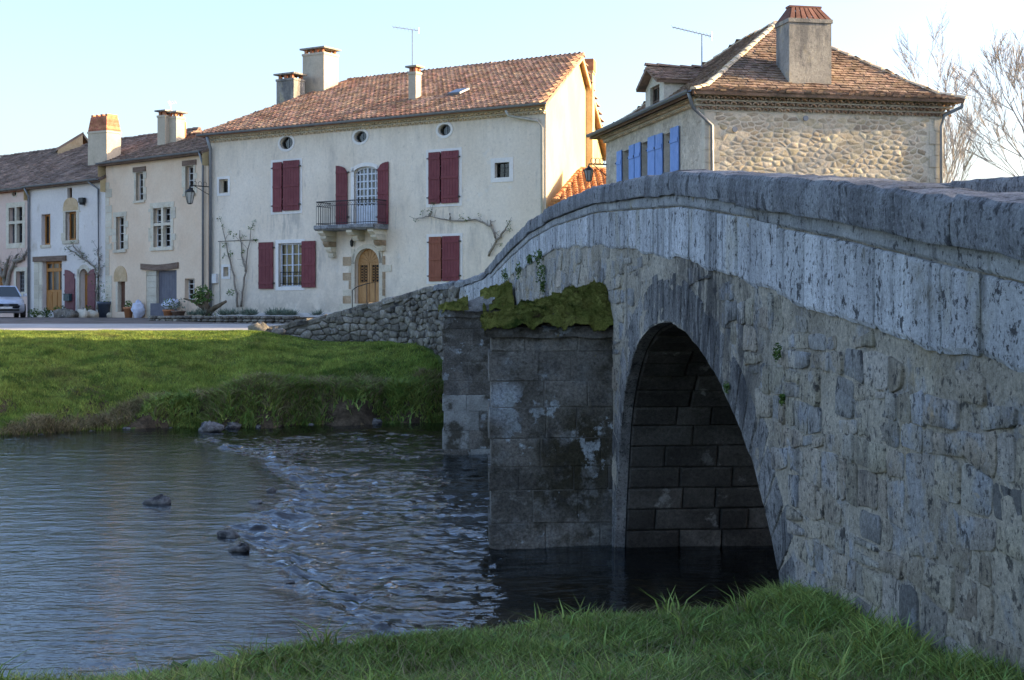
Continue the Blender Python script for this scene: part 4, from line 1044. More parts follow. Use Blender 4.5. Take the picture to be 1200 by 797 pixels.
def window(fr, o, par, cols=2, rows=4, w_=-.2, m='white', bar=.03, fr_w=.055, back='dark', leafs=2, shape='rect', kind='window'):
    a0, a1, z0, z1 = o[:4]; mb = MB()
    def topz_(a):
        if shape == 'rect': return z1
        hw = (a1-a0)/2; rise = hw if shape == 'arch' else hw*.35
        return z1-rise+rise*math.sqrt(max(0, 1-((a-(a0+a1)/2)/hw)**2))
    mb.box(fr, a0, a0+fr_w, z0, topz_(a0+.02), w_-.04, w_+.02); mb.box(fr, a1-fr_w, a1, z0, topz_(a1-.02), w_-.04, w_+.02)
    mb.box(fr, a0+fr_w, a1-fr_w, z0, z0+fr_w, w_-.04, w_+.02)
    if shape == 'rect': mb.box(fr, a0+fr_w, a1-fr_w, z1-fr_w, z1, w_-.04, w_+.02)
    else:
        for k in range(8):
            b0, b1 = a0+(a1-a0)*k/8, a0+(a1-a0)*(k+1)/8
            mb.hexa([fr.pt(b0, topz_(b0)-fr_w, w_-.04), fr.pt(b1, topz_(b1)-fr_w, w_-.04), fr.pt(b1, topz_(b1)-fr_w, w_+.02), fr.pt(b0, topz_(b0)-fr_w, w_+.02),
                     fr.pt(b0, topz_(b0), w_-.04), fr.pt(b1, topz_(b1), w_-.04), fr.pt(b1, topz_(b1), w_+.02), fr.pt(b0, topz_(b0), w_+.02)])
    if leafs == 2: c = (a0+a1)/2; mb.box(fr, c-.04, c+.04, z0+fr_w, topz_(c)-fr_w, w_-.035, w_+.026)
    for k in range(1, cols):
        if leafs == 2 and k*2 == cols: continue
        c = a0+(a1-a0)*k/cols; mb.box(fr, c-bar/2, c+bar/2, z0+fr_w, topz_(c)-fr_w, w_-.02, w_+.012)
    for k in range(1, rows):
        c = z0+(z1-z0)*k/rows; mb.box(fr, a0+fr_w, a1-fr_w, c-bar/2, c+bar/2, w_-.019, w_+.010)
    f = mb.build(kind, m, par)
    g_ = MB(); g_.quad(fr.pt(a0, z0, w_-.012), fr.pt(a1, z0, w_-.012), fr.pt(a1, z1, w_-.012), fr.pt(a0, z1, w_-.012)); g_.build('pane', 'glass', f)
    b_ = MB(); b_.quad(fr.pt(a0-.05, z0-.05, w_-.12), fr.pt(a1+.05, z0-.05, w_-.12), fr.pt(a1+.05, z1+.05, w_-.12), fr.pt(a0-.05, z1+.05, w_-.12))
    b_.build('curtain' if 'curtain' in back else 'dark_room', back, f)  # warm sheet stands for a reflection, white sheet for a curtain
    return f
def shutter(fr, a0, a1, z0, z1, par, m='shutter', w0=.03, n=4, arch=False, hinge=0):
    mb = MB(); st = (a1-a0)/n
    for k in range(n):
        b0, b1 = a0+k*st+.004, a0+(k+1)*st-.004
        if arch:
            ta, tb = ((k/n), ((k+1)/n)) if arch == 'R' else (1-k/n, 1-(k+1)/n)
            za = z1-.55*(a1-a0)*(1-math.sqrt(max(0, 1-(1-ta)**2))) if True else z1; zb2 = z1-.55*(a1-a0)*(1-math.sqrt(max(0, 1-(1-tb)**2)))
        else: za = zb2 = z1
        mb.hexa([fr.pt(b0, z0, w0), fr.pt(b1, z0, w0), fr.pt(b1, z0, w0+.035), fr.pt(b0, z0, w0+.035), fr.pt(b0, za, w0), fr.pt(b1, zb2, w0), fr.pt(b1, zb2, w0+.035), fr.pt(b0, za, w0+.035)])
    for f in (.12, .5, .88):
        zc = z0+(z1-z0)*f; mb.box(fr, a0+.01, a1-.01, zc-.05, zc+.05, w0+.034, w0+.056)
    s_ = mb.build('shutter', m, par)
    hb = MB()
    for f in (.12, .88):
        zc = z0+(z1-z0)*f; e = a0 if hinge == 0 else a1
        hb.box(fr, min(e, e+(-.06 if hinge == 0 else .06)), max(e, e+(-.06 if hinge == 0 else .06)), zc-.02, zc+.02, w0-.03, w0+.07)
    hb.build('hinge', 'iron', s_)
    return s_
def surround(fr, o, par, t=.17, m='trim_white', pr=.022, sill=True, shape='rect', blocks=False, tw=None):
    a0, a1, z0, z1 = o[:4]
    if shape == 'round':
        mb = MB(); ca, cz_ = (a0+a1)/2, (z0+z1)/2; ra, rz_ = (a1-a0)/2, (z1-z0)/2; n = 20
        for k in range(n):
            t0, t1 = 2*math.pi*k/n, 2*math.pi*(k+1)/n; P = []
            for tt, e, ww in ((t0, 0, -.05), (t1, 0, -.05), (t1, t, -.05), (t0, t, -.05), (t0, 0, pr), (t1, 0, pr), (t1, t, pr), (t0, t, pr)):
                P.append(fr.pt(ca+(ra+e)*math.cos(tt), cz_+(rz_+e)*math.sin(tt), ww))
            mb.hexa(P)
        return mb.build('surround', m, par)
    if blocks:
        r_ = random.Random(int(a0*100)); z = z0
        while z < z1:
            h = min(r_.uniform(.26, .38), z1-z+.001)
            for e, sg in ((a0, -1), (a1, 1)):
                d = t*r_.choice([1, 1.9]); b0, b1 = sorted((e, e+sg*d))
                fbox('quoin_stone', fr, b0, b1, z+.006, z+h-.006, -.1, pr+r_.uniform(-.004, .006), m, par)
            z += h
        fbox('lintel_stone', fr, a0-t*1.3, a1+t*1.3, z1, z1+t*1.25, -.1, pr+.004, m, par)
        if sill: fbox('sill', fr, a0-t*1.1, a1+t*1.1, z0-t*.8, z0-.003, -.1, pr+.05, m, par)
        return
    mb = MB(); mb.box(fr, a0-t, a0, z0-(t if sill else 0), z1, -.05, pr); mb.box(fr, a1, a1+t, z0-(t if sill else 0), z1, -.05, pr)
    if sill: mb.box(fr, a0, a1, z0-t, z0, -.05, pr)
    if shape == 'rect': mb.box(fr, a0-t, a1+t, z1, z1+t, -.05, pr)
    else:
        ca, hw = (a0+a1)/2, (a1-a0)/2; rise = hw if shape == 'arch' else hw*.35; n = 12
        for k in range(n):
            t0, t1 = math.pi*k/n, math.pi*(k+1)/n; P = []
            for tt, e, ww in ((t0, 0, -.05), (t1, 0, -.05), (t1, t, -.05), (t0, t, -.05), (t0, 0, pr), (t1, 0, pr), (t1, t, pr), (t0, t, pr)):
                P.append(fr.pt(ca+(hw+e)*math.cos(tt), z1-rise+(rise+e)*math.sin(tt), ww))
            mb.hexa(P)
    return mb.build('surround', m, par)
def inside(poly, x, y):
    c = False; n = len(poly)
    for i in range(n):
        x1, y1 = poly[i]; x2, y2 = poly[(i+1) % n]
        if (y1 > y) != (y2 > y) and x < (x2-x1)*(y-y1)/(y2-y1)+x1: c = not c
    return c
def roof(name, E0, E1, pts, m, par, kind='canal', tw=.2, tl=.36, th=.05, sag=0.0, seed=1):
    """E0->E1 eave line; pts: polygon (list of world points) of the slope, all on one plane"""
    r_ = random.Random(seed)
    E0, E1 = Vector(E0), Vector(E1); u = (E1-E0).normalized(); P = [Vector(p) for p in pts]
    nrm = Vector((0, 0, 0))
    for p, q_ in zip(P, P[1:]+P[:1]): nrm += (p-E0).cross(q_-E0)
    nrm.normalize()
    if nrm.z < 0: nrm = -nrm
    v = nrm.cross(u).normalized()
    if v.z < 0: v = -v
    poly = [((p-E0).dot(u), (p-E0).dot(v)) for p in P]
    base = MB(); vs = [p for p in P]+[p-nrm*.1 for p in P]; n = len(P)
    base.add(vs, [tuple(range(n)), tuple(range(n, 2*n))[::-1]]+[(i, (i+1) % n, n+(i+1) % n, n+i) for i in range(n)])
    rf = base.build(name, m, par)
    u0, u1 = min(p[0] for p in poly), max(p[0] for p in poly); v0, v1 = min(p[1] for p in poly), max(p[1] for p in poly)
    mb = MB()
    def W(a, b, h): return E0+u*a+v*b+nrm*h
    nu = int((u1-u0)/tw)+1; nv = int((v1-v0)/(tl*.8))+1
    for i in range(nu):
        for j in range(nv):
            ca = u0+(i+.5)*tw+r_.uniform(-.01, .01); cb = v0+j*tl*.8+r_.uniform(-.015, .015)
            if kind == 'flat' and j % 2: ca += tw*.5
            if not inside(poly, ca, cb+tl*.4): continue
            if kind == 'canal':
                R0, R1 = tw*.36, tw*.29; k = 5; off = .012+r_.uniform(-.004, .01); vv = []
                for (b_, R_, lift) in ((cb-.04, R0, .028+off), (cb+tl-.04, R1, .004+off)):
                    for q_ in range(k):
                        t = math.pi*q_/(k-1); vv.append(W(ca+R_*math.cos(t)+r_.uniform(-.004, .004), b_, lift+R_*math.sin(t)*.85))
                mb.add(vv, [(q_, q_+1, k+q_+1, k+q_) for q_ in range(k-1)]+[tuple(range(k))[::-1]])
            else:
                h0 = th*.9+r_.uniform(-.008, .016); h1 = .004; g_ = .006; sk = r_.uniform(-.012, .012)
                a0_, a1_ = ca-tw/2+g_, ca+tw/2-g_
                mb.add([W(a0_, cb-.02+sk, 0), W(a1_, cb-.02-sk, 0), W(a1_, cb-.02-sk, h0), W(a0_, cb-.02+sk, h0), W(a0_, cb+tl, h1), W(a1_, cb+tl, h1)],
                       [(0, 1, 2, 3), (3, 2, 5, 4), (0, 3, 4), (1, 5, 2)])
    t_ = mb.build('roof_tiles', m, rf); t_['kind'] = 'stuff'
    return rf
def ridge_line(p0, p1, m, par, r=.11, l=.38, name='ridge_tile', seed=2, as_parts=True):
    r_ = random.Random(seed); p0, p1 = Vector(p0), Vector(p1); d = p1-p0; n = max(1, int(d.length/l)); u = d.normalized()
    s_ = u.cross(Vector((0, 0, 1))).normalized(); up = s_.cross(u)
    for i in range(n):
        a, b = p0+d*(i/n)-u*.03, p0+d*((i+1)/n)+u*.02; mb = MB(); vv = []; k = 6; o_ = r_.uniform(-.01, .015)
        for c, R_, h in ((a, r*1.05, .02), (b, r*.9, .0)):
            for q_ in range(k):
                t = math.pi*q_/(k-1); vv.append(c+s_*R_*math.cos(t)+up*(R_*math.sin(t)*.8+h+o_-.02))
        mb.add(vv, [(q_, q_+1, k+q_+1, k+q_) for q_ in range(k-1)]+[tuple(range(k))[::-1], tuple(range(k, 2*k))])
        mb.build(name, m, par)
def genoise(fr, a0, a1, ztop, rows, m, par, pitch=.2, hh=.11, step=.075, m_bed='trim'):
    mb = MB(); bd = MB()
    for r_ in range(rows):
        zb_ = ztop-(rows-r_)*hh; wo_ = (r_+1)*step
        bd.box(fr, a0-.0, a1+.0, zb_+hh*.62, zb_+hh-.001, -.05, wo_-.004)
        n = int((a1-a0)/pitch)
        for i in range(n):
            ca = a0+(i+.5+(.5 if r_ % 2 else 0))*(a1-a0)/n; k = 5; vv = []
            if ca+pitch/2 > a1+.02: continue
            for ww in (wo_, wo_-step-.02):
                for R_ in (pitch*.46, pitch*.30):
                    for q_ in range(k):
                        t = math.pi*q_/(k-1); vv.append(fr.pt(ca+R_*math.cos(t), zb_+R_*math.sin(t)*1.0*hh/(pitch*.5)*.7, ww))
            fs = []
            for q_ in range(k-1): fs += [(q_, q_+1, k+q_+1, k+q_), (q_, 2*k+q_, 2*k+q_+1, q_+1), (k+q_, k+q_+1, 3*k+q_+1, 3*k+q_)]
            mb.add(vv, fs)
    bd.build('cornice_bed', m_bed, par); o = mb.build('cornice_tiles', m, par); o['kind'] = 'stuff'
def chimney(c, u, sx, sy, z0, z1, par, m='chimney', top='slab', n_top=4, name='chimney', m_top='brick'):
    fr = Frame((c[0]-u[0]*sx/2, c[1]-u[1]*sx/2), u); mb = MB(); mb.box(fr, 0, sx, z0, z1, -sy, 0); mb.box(fr, -.03, sx+.03, z1-.1, z1-.002, -sy-.03, .03)
    ch = mb.build(name, m, par)
    if top == 'slab':
        for i in range(n_top):
            a = sx*(i+.5)/n_top
            for w_ in (-.08, -sy+.08): fbox('brick', fr, a-.07, a+.07, z1, z1+.17, w_-.06, w_+.06, m_top, ch)
        fbox('cap_slab', fr, -.1, sx+.1, z1+.171, z1+.24, -sy-.1, .1, 'chimney_grey', ch)
    elif top == 'tiles':
        H_ = .34; q = n_top+1
        for side in (0, 1):
            for i in range(q):
                f0, f1 = (i+.12)/q, (i+.88)/q; g = MB(); tp = .16
                wi, wo_ = (-.01, -sy*.38) if side == 0 else (-sy+.01, -sy*.62)
                def X_(f, k): return sx*(f*(1-2*tp*k)+tp*k)
                P = []
                for k, w_, z_ in ((0, wi, z1), (1, wo_, z1+H_)):
                    P += [fr.pt(X_(f0, k), z_, w_-.02), fr.pt(X_(f1, k), z_, w_-.02), fr.pt(X_(f1, k), z_, w_+.03), fr.pt(X_(f0, k), z_, w_+.03)]
                g.hexa(P); g.build('chimney_tile', m_top, ch)
        for e in (0, 1):
            P = []
            for k, z_ in ((0, z1), (1, z1+H_)):
                x_ = .0+sx*tp*k if e == 0 else sx-sx*tp*k; wa, wb = (-.02, -sy+.02) if k == 0 else (-sy*.38, -sy*.62)
                P += [fr.pt(x_-.03, z_, wb), fr.pt(x_+.03, z_, wb), fr.pt(x_+.03, z_, wa), fr.pt(x_-.03, z_, wa)]
            g = MB(); g.hexa(P); g.build('chimney_tile', m_top, ch)
        fbox('cap_slab', fr, sx*tp-.05, sx*(1-tp)+.05, z1+H_+.002, z1+H_+.05, -sy*.66, -sy*.34, m_top, ch)
    elif top == 'brickwork':
        bh = .085; rr_ = random.Random(4); z = z1; row = 0
        while row < n_top:
            taper = row*.012; a = taper+(.0 if row % 2 else -.11)
            while a < sx-taper-.02:
                b = min(a+.22, sx-taper)
                fbox('brick', fr, max(a, taper)+.004, b-.004, z+.004, z+bh-.002, -sy+taper, -taper, 'brick', ch); a += .225
            z += bh; row += 1
        for i in range(4):
            a = sx*(i+.5)/4; fbox('chimney_tile', fr, a-.07, a+.07, z, z+.13, -sy+.12, -.12, 'brick', ch)
    return ch
def downpipe(pts, r, m, par=None, name='downpipe'):
    mb = MB(); mb.tube(pts, r, 8); return mb.build(name, m, par, True)
def gutter(fr, a0, a1, z, w_, m, par, r=.075):
    mb = MB(); k = 6; vv = []
    for a in (a0, a1):
        for q_ in range(k):
            t = math.pi+math.pi*q_/(k-1); vv.append(fr.pt(a, z+r*math.sin(t), w_+r*math.cos(t)))
        for q_ in range(k):
            t = math.pi+math.pi*q_/(k-1); vv.append(fr.pt(a, z+(r-.012)*math.sin(t), w_+(r-.012)*math.cos(t)))
    fs = []
    for q_ in range(k-1): fs += [(q_, q_+1, 2*k+q_+1, 2*k+q_), (k+q_, 3*k+q_, 3*k+q_+1, k+q_+1)]
    mb.add(vv, fs); return mb.build('gutter', m, par)
def plane_hit(px, py, P0, P1, P2):
    P0, P1, P2 = Vector(P0), Vector(P1), Vector(P2); n = (P1-P0).cross(P2-P0); r = ray(px, py)
    return r*(P0.dot(n)/r.dot(n))
def box_house_back(pts, z0, z1, m, par):
    mb = MB()
    for p, q_ in zip(pts, pts[1:]):
        mb.quad((p[0], p[1], z0), (q_[0], q_[1], z0), (q_[0], q_[1], z1), (p[0], p[1], z1))
    mb.build('rear_wall', m, par)

# ------------------------------------------------------------------ the big cream house
A0, A1 = Vector((-12.7, 61)), Vector((1.22, 52)); GB = Vector((.18, .98)).normalized()*17.2
FA = Frame(A0, (A1-A0)); LA = (A1-A0).length; ZB = -.75; ZE = 7.32
big = thing('village_house', (A0.x, A0.y, ZB), 'large cream rendered house with maroon shutters, a small balcony and a red tiled roof', 'house')
O = {k: FA.rect(*v) for k, v in dict(oc1=(328, 160, 343.5, 175), oc2=(415, 153.5, 430, 167), oc3=(513.5, 145.5, 528.5, 159), sq1=(257, 210, 267.5, 226.5),
     f1=(321, 191, 351, 246.5), f2=(503.5, 179, 537.5, 237.5), sq2=(580, 190.5, 597, 208), bal=(415, 195, 442.5, 264), g1=(326.5, 285, 354, 336),
     g2=(504, 278.5, 538.5, 328), sq3=(262, 313, 268, 324), door=(416, 291, 444.5, 356)).items()}
ops = [(*O['oc1'], 'round'), (*O['oc2'], 'round'), (*O['oc3'], 'round'), O['sq1'], O['f1'], O['f2'], O['sq2'], (*O['bal'], 'seg'), O['g1'], O['g2'], O['sq3'], (*O['door'], 'arch')]
wall('front_wall', FA, LA, ZB, ZE, ops, 'plaster', big, .25)
GF = Frame(A1, GB); LG = 17.2; RZ = 10.72
wall('gable_wall', GF, LG, ZB, ZE, [], 'plaster_gable', big, zt=lambda a: ZE+(RZ-ZE-.12)*(1-abs(a-LG/2)/(LG/2)))
B0 = A0+GB; B1 = A1+GB
box_house_back([(B1.x, B1.y), (B0.x, B0.y), (A0.x, A0.y)], ZB, ZE, 'plaster', big)
fn2 = Vector((FA.n.x, FA.n.y)); ov = .38
E0 = Vector((A0.x, A0.y, ZE+.12))+FA.n*ov-FA.u*.3; E1 = Vector((A1.x, A1.y, ZE+.12))+FA.n*ov+FA.u*.22
RR = Vector((A1.x+GB.x/2, A1.y+GB.y/2, RZ))+FA.u*.22; RL = RR-FA.u*12.5
sl = (RZ-E1.z)
Bk0 = Vector((B0.x, B0.y, ZE))-FA.n*ov-FA.u*.3; Bk1 = Vector((B1.x, B1.y, ZE))-FA.n*ov+FA.u*.22
roof('roof', E0, E1, [E0, E1, RR, RL], 'tile_red', big, tw=.235, tl=.42, seed=1)
roof('roof', Bk1, Bk0, [Bk1, Bk0, RL, RR], 'tile_red', big, tw=.235, tl=.42, seed=2)
roof('roof', E0, Bk0, [E0, RL, Bk0], 'tile_red', big, tw=.235, tl=.42, seed=3)
ridge_line(RL, RR, 'tile_red', big, .13, .42); ridge_line(E0, RL, 'tile_red', big, .13, .42, 'hip_tile')
# gable verge boards and timber rear verge
mb = MB()
for a, b in ((E1, RR), (RR, Bk1)):
    mb.hexa([a-Vector((0, 0, .22)), b-Vector((0, 0, .22)), b-Vector((0, 0, .22))-FA.u*.05, a-Vector((0, 0, .22))-FA.u*.05, a-Vector((0, 0, .03)), b-Vector((0, 0, .03)), b-Vector((0, 0, .03))-FA.u*.05, a-Vector((0, 0, .03))-FA.u*.05])
mb.build('verge_board', 'ochre', big)
genoise(FA, 0, LA, ZE+.05, 2, 'genoise', big, .22, .12, .11)
gutter(FA, -.3, LA+.25, ZE+.13, ov+.07, 'zinc', big)
# gable buttress chimney at the rear of the gable
p = GF.pt(11.2, 0, .0)
chimney((p.x+.3, p.y), (.18, .983), .75, .35, ZB, 10.45, big, 'ochre', 'none')
fbox('chimney_cap', Frame((p.x+.3-.07, p.y-.37), (.18, .983)), -.05, .8, 10.45, 10.95, -.4, .05, 'brick', big)
for k in ('oc1', 'oc2', 'oc3'):
    surround(FA, O[k], big, .1, shape='round'); window(FA, O[k], big, 2, 1, -.16, 'zinc', .02, .02, leafs=1)
for k in ('sq1', 'sq3'): surround(FA, O[k], big, .11); window(FA, O[k], big, 1, 1, -.2, 'trim', leafs=1)
surround(FA, O['sq2'], big, .17); window(FA, O['sq2'], big, 2, 3, -.16, 'iron', .015, .03, leafs=1)
for k in ('f1', 'f2', 'g1', 'g2'): surround(FA, O[k], big, .15)
def split(o, px_, y): return FA.px(px_, y)[0]
c = FA.px(332.5, 219)[0]; shutter(FA, O['f1'][0]-.02, c-.06, O['f1'][2]-.05, O['f1'][3]+.05, big, hinge=0); shutter(FA, c+.02, O['f1'][1]+.04, O['f1'][2]-.02, O['f1'][3]+.08, big, w0=.05, n=6, hinge=1)
c = FA.px(517, 208)[0]; shutter(FA, O['f2'][0]-.02, c-.02, O['f2'][2]-.03, O['f2'][3]+.04, big); shutter(FA, c+.04, O['f2'][1]+.03, O['f2'][2]-.03, O['f2'][3]+.05, big, w0=.04, n=6, hinge=1)
c = FA.px(518.5, 303)[0]; shutter(FA, O['g2'][0]-.02, c-.02, O['g2'][2]-.05, O['g2'][3]+.04, big, 'shutter_lit')['label'] = 'red brown shutter leaf coloured as if lit'; shutter(FA, c+.03, O['g2'][1]+.03, O['g2'][2]-.05, O['g2'][3]+.05, big, w0=.04, n=6, hinge=1)
window(FA, O['f1'], big, back='dark'); window(FA, O['f2'], big, back='dark'); window(FA, O['g2'], big, back='dark')
x = FA.rect(304, 284, 321, 338.5); shutter(FA, x[0], x[1], x[2], x[3], big, hinge=1)
x = FA.rect(354.5, 282.5, 370.5, 337); shutter(FA, x[0], x[1], x[2], x[3], big)
window(FA, O['g1'], big, 4, 4, -.16, 'white_door', .035, .06, back='curtain')
x = FA.rect(328, 319, 353, 335); mb = MB()
for k in range(9): a = x[0]+(x[1]-x[0])*k/8; mb.tube([FA.pt(a, x[2]+.0, -.02), FA.pt(a, x[3], -.02)], .010, 4)
mb.tube([FA.pt(x[0], x[3], -.02), FA.pt(x[1], x[3], -.02)], .014, 4); mb.tube([FA.pt(x[0], x[2]+.1, -.02), FA.pt(x[1], x[2]+.1, -.02)], .012, 4); mb.build('window_rail', 'iron', big)
# balcony door
surround(FA, O['bal'], big, .15, shape='seg', sill=False)
bd = window(FA, O['bal'], big, 6, 8, -.14, 'white_door', .055, .07, back='curtain_white', shape='seg', kind='balcony_door')
x = O['bal']; fbox('door_panel', FA, x[0]+.06, x[1]-.06, x[2]+.0, x[2]+.78, -.17, -.10, 'white_door', bd)
x = FA.rect(394.5, 194, 408, 263); shutter(FA, x[0], x[1], x[2], x[3], big, arch='L', hinge=1)
x = FA.rect(443.5, 190, 456, 263); shutter(FA, x[0], x[1], x[2], x[3], big, arch='R')
# balcony
x = FA.rect(378, 264, 459.5, 270.5); bdep = .95
bal = thing('tmp', (0, 0, 0), '', ''); bpy.data.objects.remove(bal)
def bslab():
    mb = MB(); prof = [(0, 0), (bdep-.1, 0), (bdep, .07), (bdep, .17), (bdep-.03, .2), (0, .2)]
    for a in (x[0]+.35, x[1]-.18):
        for w_, z in prof: mb.v.append(tuple(FA.pt(a, x[2]+z, w_)))
    n = len(prof); mb.f += [(i, (i+1) % n, n+(i+1) % n, n+i) for i in range(n)]+[tuple(range(n)), tuple(range(n, 2*n))]
    return mb.build('balcony', 'coping', big)
bal = bslab(); a0_, a1_ = x[0]+.42, x[1]-.25; zb_ = x[2]+.2; zt_ = zb_+.92
mb = MB(); path = [FA.pt(a0_, 0, 0), FA.pt(a0_, 0, bdep-.08), FA.pt(a1_, 0, bdep-.08), FA.pt(a1_, 0, 0)]
for zz, r_ in ((zt_, .02), (zt_-.17, .012), (zb_+.07, .014)): mb.tube([p+Vector((0, 0, zz)) for p in path], r_, 5)
for p, q_ in zip(path, path[1:]):
    n = int((q_-p).length/.115)
    for i in range(n+1):
        s_ = p+(q_-p)*(i/n); mb.tube([s_+Vector((0, 0, zb_)), s_+Vector((0, 0, zt_-.17))], .008, 4)
        if i < n:
            cc = p+(q_-p)*((i+.5)/n); d = (q_-p).normalized()*.045
            mb.tube([cc+Vector((0, 0, zt_-.085))+d*math.cos(t)+Vector((0, 0, .06*math.sin(t))) for t in [math.pi*2*k/8 for k in range(9)]], .007, 3)
mb.build('balcony_railing', 'iron', bal)
def corbel(px_, n, ph):
    ca = FA.px(px_, 275)[0]; z = x[2]
    for i in range(n):
        d = (bdep-.15)*(1-i/(n+.3)); h = .2; mb = MB(); hw = .14
        P = [(0, z-h), (d*.8, z-h), (d, z-h*.45), (d, z), (0, z)]
        for a in (ca-hw, ca+hw):
            for w_, zz in P: mb.v.append(tuple(FA.pt(a, zz, w_)))
        m_ = len(P); mb.f += [(k, (k+1) % m_, m_+(k+1) % m_, m_+k) for k in range(m_)]+[tuple(range(m_)), tuple(range(m_, 2*m_))]
        mb.build('corbel_stone', 'trim' if (i+ph) % 3 else 'brown_stone', bal); z -= h+.006
corbel(391, 5, 1); corbel(424, 2, 1); corbel(449, 4, 1)
# door with stone quoins
x = O['door']; surround(FA, x, big, .17, 'trim', .03, False, 'arch')
rd = random.Random(9); z = x[2]
while z < x[3]-.45:
    h = rd.uniform(.26, .36)
    for e, sg in ((x[0]-.17, -1), (x[1]+.17, 1)):
        d = rd.choice([.12, .42]); b0, b1 = sorted((e, e+sg*d)); fbox('quoin_stone', FA, b0, b1, z+.008, z+h-.008, -.05, .035, 'brown_stone' if rd.random() < .75 else 'trim', big)
    z += h
dr = MB(); dr.box(FA, x[0], x[1], x[2], x[3], -.24, -.2)
hw = (x[1]-x[0])/2
for s_ in (0, 1):
    b0, b1 = (x[0]+.05, x[0]+hw-.015) if s_ == 0 else (x[0]+hw+.015, x[1]-.05)
    dr.box(FA, b0, b1, x[2]+.08, x[2]+.82, -.205, -.165); dr.box(FA, b0+.07, b1-.07, x[2]+.16, x[2]+.74, -.17, -.15)
    dr.box(FA, b0, b0+.08, x[2]+.82, x[3]-hw*.95, -.205, -.165); dr.box(FA, b1-.08, b1, x[2]+.82, x[3]-hw*.95, -.205, -.165); dr.box(FA, b0, b1, x[3]-hw*.95-.07, x[3]-hw*.95, -.205, -.16)
for k in range(7):
    t0, t1 = math.pi*k/7+.03, math.pi*(k+1)/7-.03; ca, cz_ = (x[0]+x[1])/2, x[3]-hw*.95+.03; P = []
    for ww in (-.205, -.17):
        P += [FA.pt(ca+.02*math.cos(t0), cz_+.02*math.sin(t0), ww), FA.pt(ca+hw*.82*math.cos(t0), cz_+hw*.82*math.sin(t0), ww), FA.pt(ca+hw*.82*math.cos(t1), cz_+hw*.82*math.sin(t1), ww), FA.pt(ca+.02*math.cos(t1), cz_+.02*math.sin(t1), ww)]
    dr.hexa(P)
do = dr.build('door', 'oak', big)
for s_ in (0, 1):
    b0, b1 = (x[0]+.13, x[0]+hw-.09) if s_ == 0 else (x[0]+hw+.09, x[1]-.13)
    q_ = MB(); q_.quad(FA.pt(b0, x[2]+.86, -.195), FA.pt(b1, x[2]+.86, -.195), FA.pt(b1, x[3]-hw*.95-.08, -.195), FA.pt(b0, x[3]-hw*.95-.08, -.195)); q_.build('pane', 'dark', do)
    q_ = MB(); zz0, zz1 = x[2]+.86, x[3]-hw*.95-.08
    for k in range(6):
        cz_ = zz0+(zz1-zz0)*(k+.5)/6; 
        for e in (.25, .75): q_.tube([FA.pt(b0+(b1-b0)*e+.07*math.cos(t), cz_+.075*math.sin(t), -.175) for t in [math.pi*2*i/8 for i in range(9)]], .012, 4)
    q_.build('door_grille', 'oak', do)
fbox('door_step', FA, x[0]-.3, x[1]+.3, ZB, x[2]-.002, 0, .6, 'trim', big)
mb = MB(); h0, h1 = FA.px(430, 348)[0], FA.px(447, 335)[0]
zq = FA.px(430, 348)[1]; zr_ = FA.px(446, 333)[1]
mb.tube([FA.pt(h0, ZB+.1, .9), FA.pt(h0, zq+.25, .9), FA.pt(h0+.25, zq+.38, .9), FA.pt(h1, zr_, .9), FA.pt(h1+.4, zr_+.05, .9), FA.pt(h1+.4, ZB+.1, .9)], .02, 5)
mb.tube([FA.pt(h1, ZB+.1, .9), FA.pt(h1, zr_, .9)], .016, 5)
tag(mb.build('handrail', 'iron', base=FA.pt(h0, ZB, .9)), 'thin bent iron handrail in front of the arched oak door', 'handrail')
mb = MB(); ca, cz_ = FA.px(414.5, 287); mb.tube([FA.pt(ca, cz_+.35, .0), FA.pt(ca, cz_+.4, .1), FA.pt(ca, cz_+.22, .12)], .012, 5); mb.lathe(FA.pt(ca, cz_-.02, .12), [(.03, -.06), (.06, 0), (.075, .16), (.02, .23)], 8)
tag(mb.build('wall_lantern', 'iron', base=FA.pt(ca, cz_, .1)), 'tiny dark lantern under the balcony beside the arched door', 'lantern')
# plinth band
fbox('plinth', FA, 0.0, FA.px(405, 350)[0], ZB, -.02, -.02, .03, 'plaster_b', big)
# downpipes
p0 = FA.px(600, 129); p1 = FA.px(606, 138); p2 = FA.px(638, 141)
downpipe([FA.pt(p0[0], ZE-.02, .42), FA.pt(p0[0]+.05, p0[1]-.25, .32), FA.pt(p1[0]+.05, p1[1], .16), FA.pt(LA-.28, p2[1]-.0, .12), FA.pt(LA-.12, p2[1]-.25, .09), FA.pt(LA-.1, ZB, .09)], .05, 'cream_pipe', big)
downpipe([FA.pt(.25, ZE-.0, .42), FA.pt(.16, ZE-.5, .12), FA.pt(.14, ZB, .12)], .07, 'zinc', big)
for i, (px_, z0, z1) in enumerate([(250, 0, 0), (258, 0, 0)]):
    a = FA.px(px_ , 300)[0]; zt2 = FA.px(px_, 255 if i == 0 else 283)[1]
    mb = MB(); mb.tube([FA.pt(a, 0, .03), FA.pt(a, zt2, .03)], .018, 5); mb.build('conduit', 'cream_pipe', big)
mb = MB(); a = FA.px(256, 283); b = FA.px(303, 281); mb.tube([FA.pt(a[0], a[1], .02), FA.pt(b[0], b[1], .02)], .012, 4); mb.build('conduit', 'iron', big)
fbox('meter_box', FA, FA.px(249, 325)[0], FA.px(255.5, 325)[0], FA.px(252, 332)[1], FA.px(252, 321)[1], 0, .12, 'white', big)
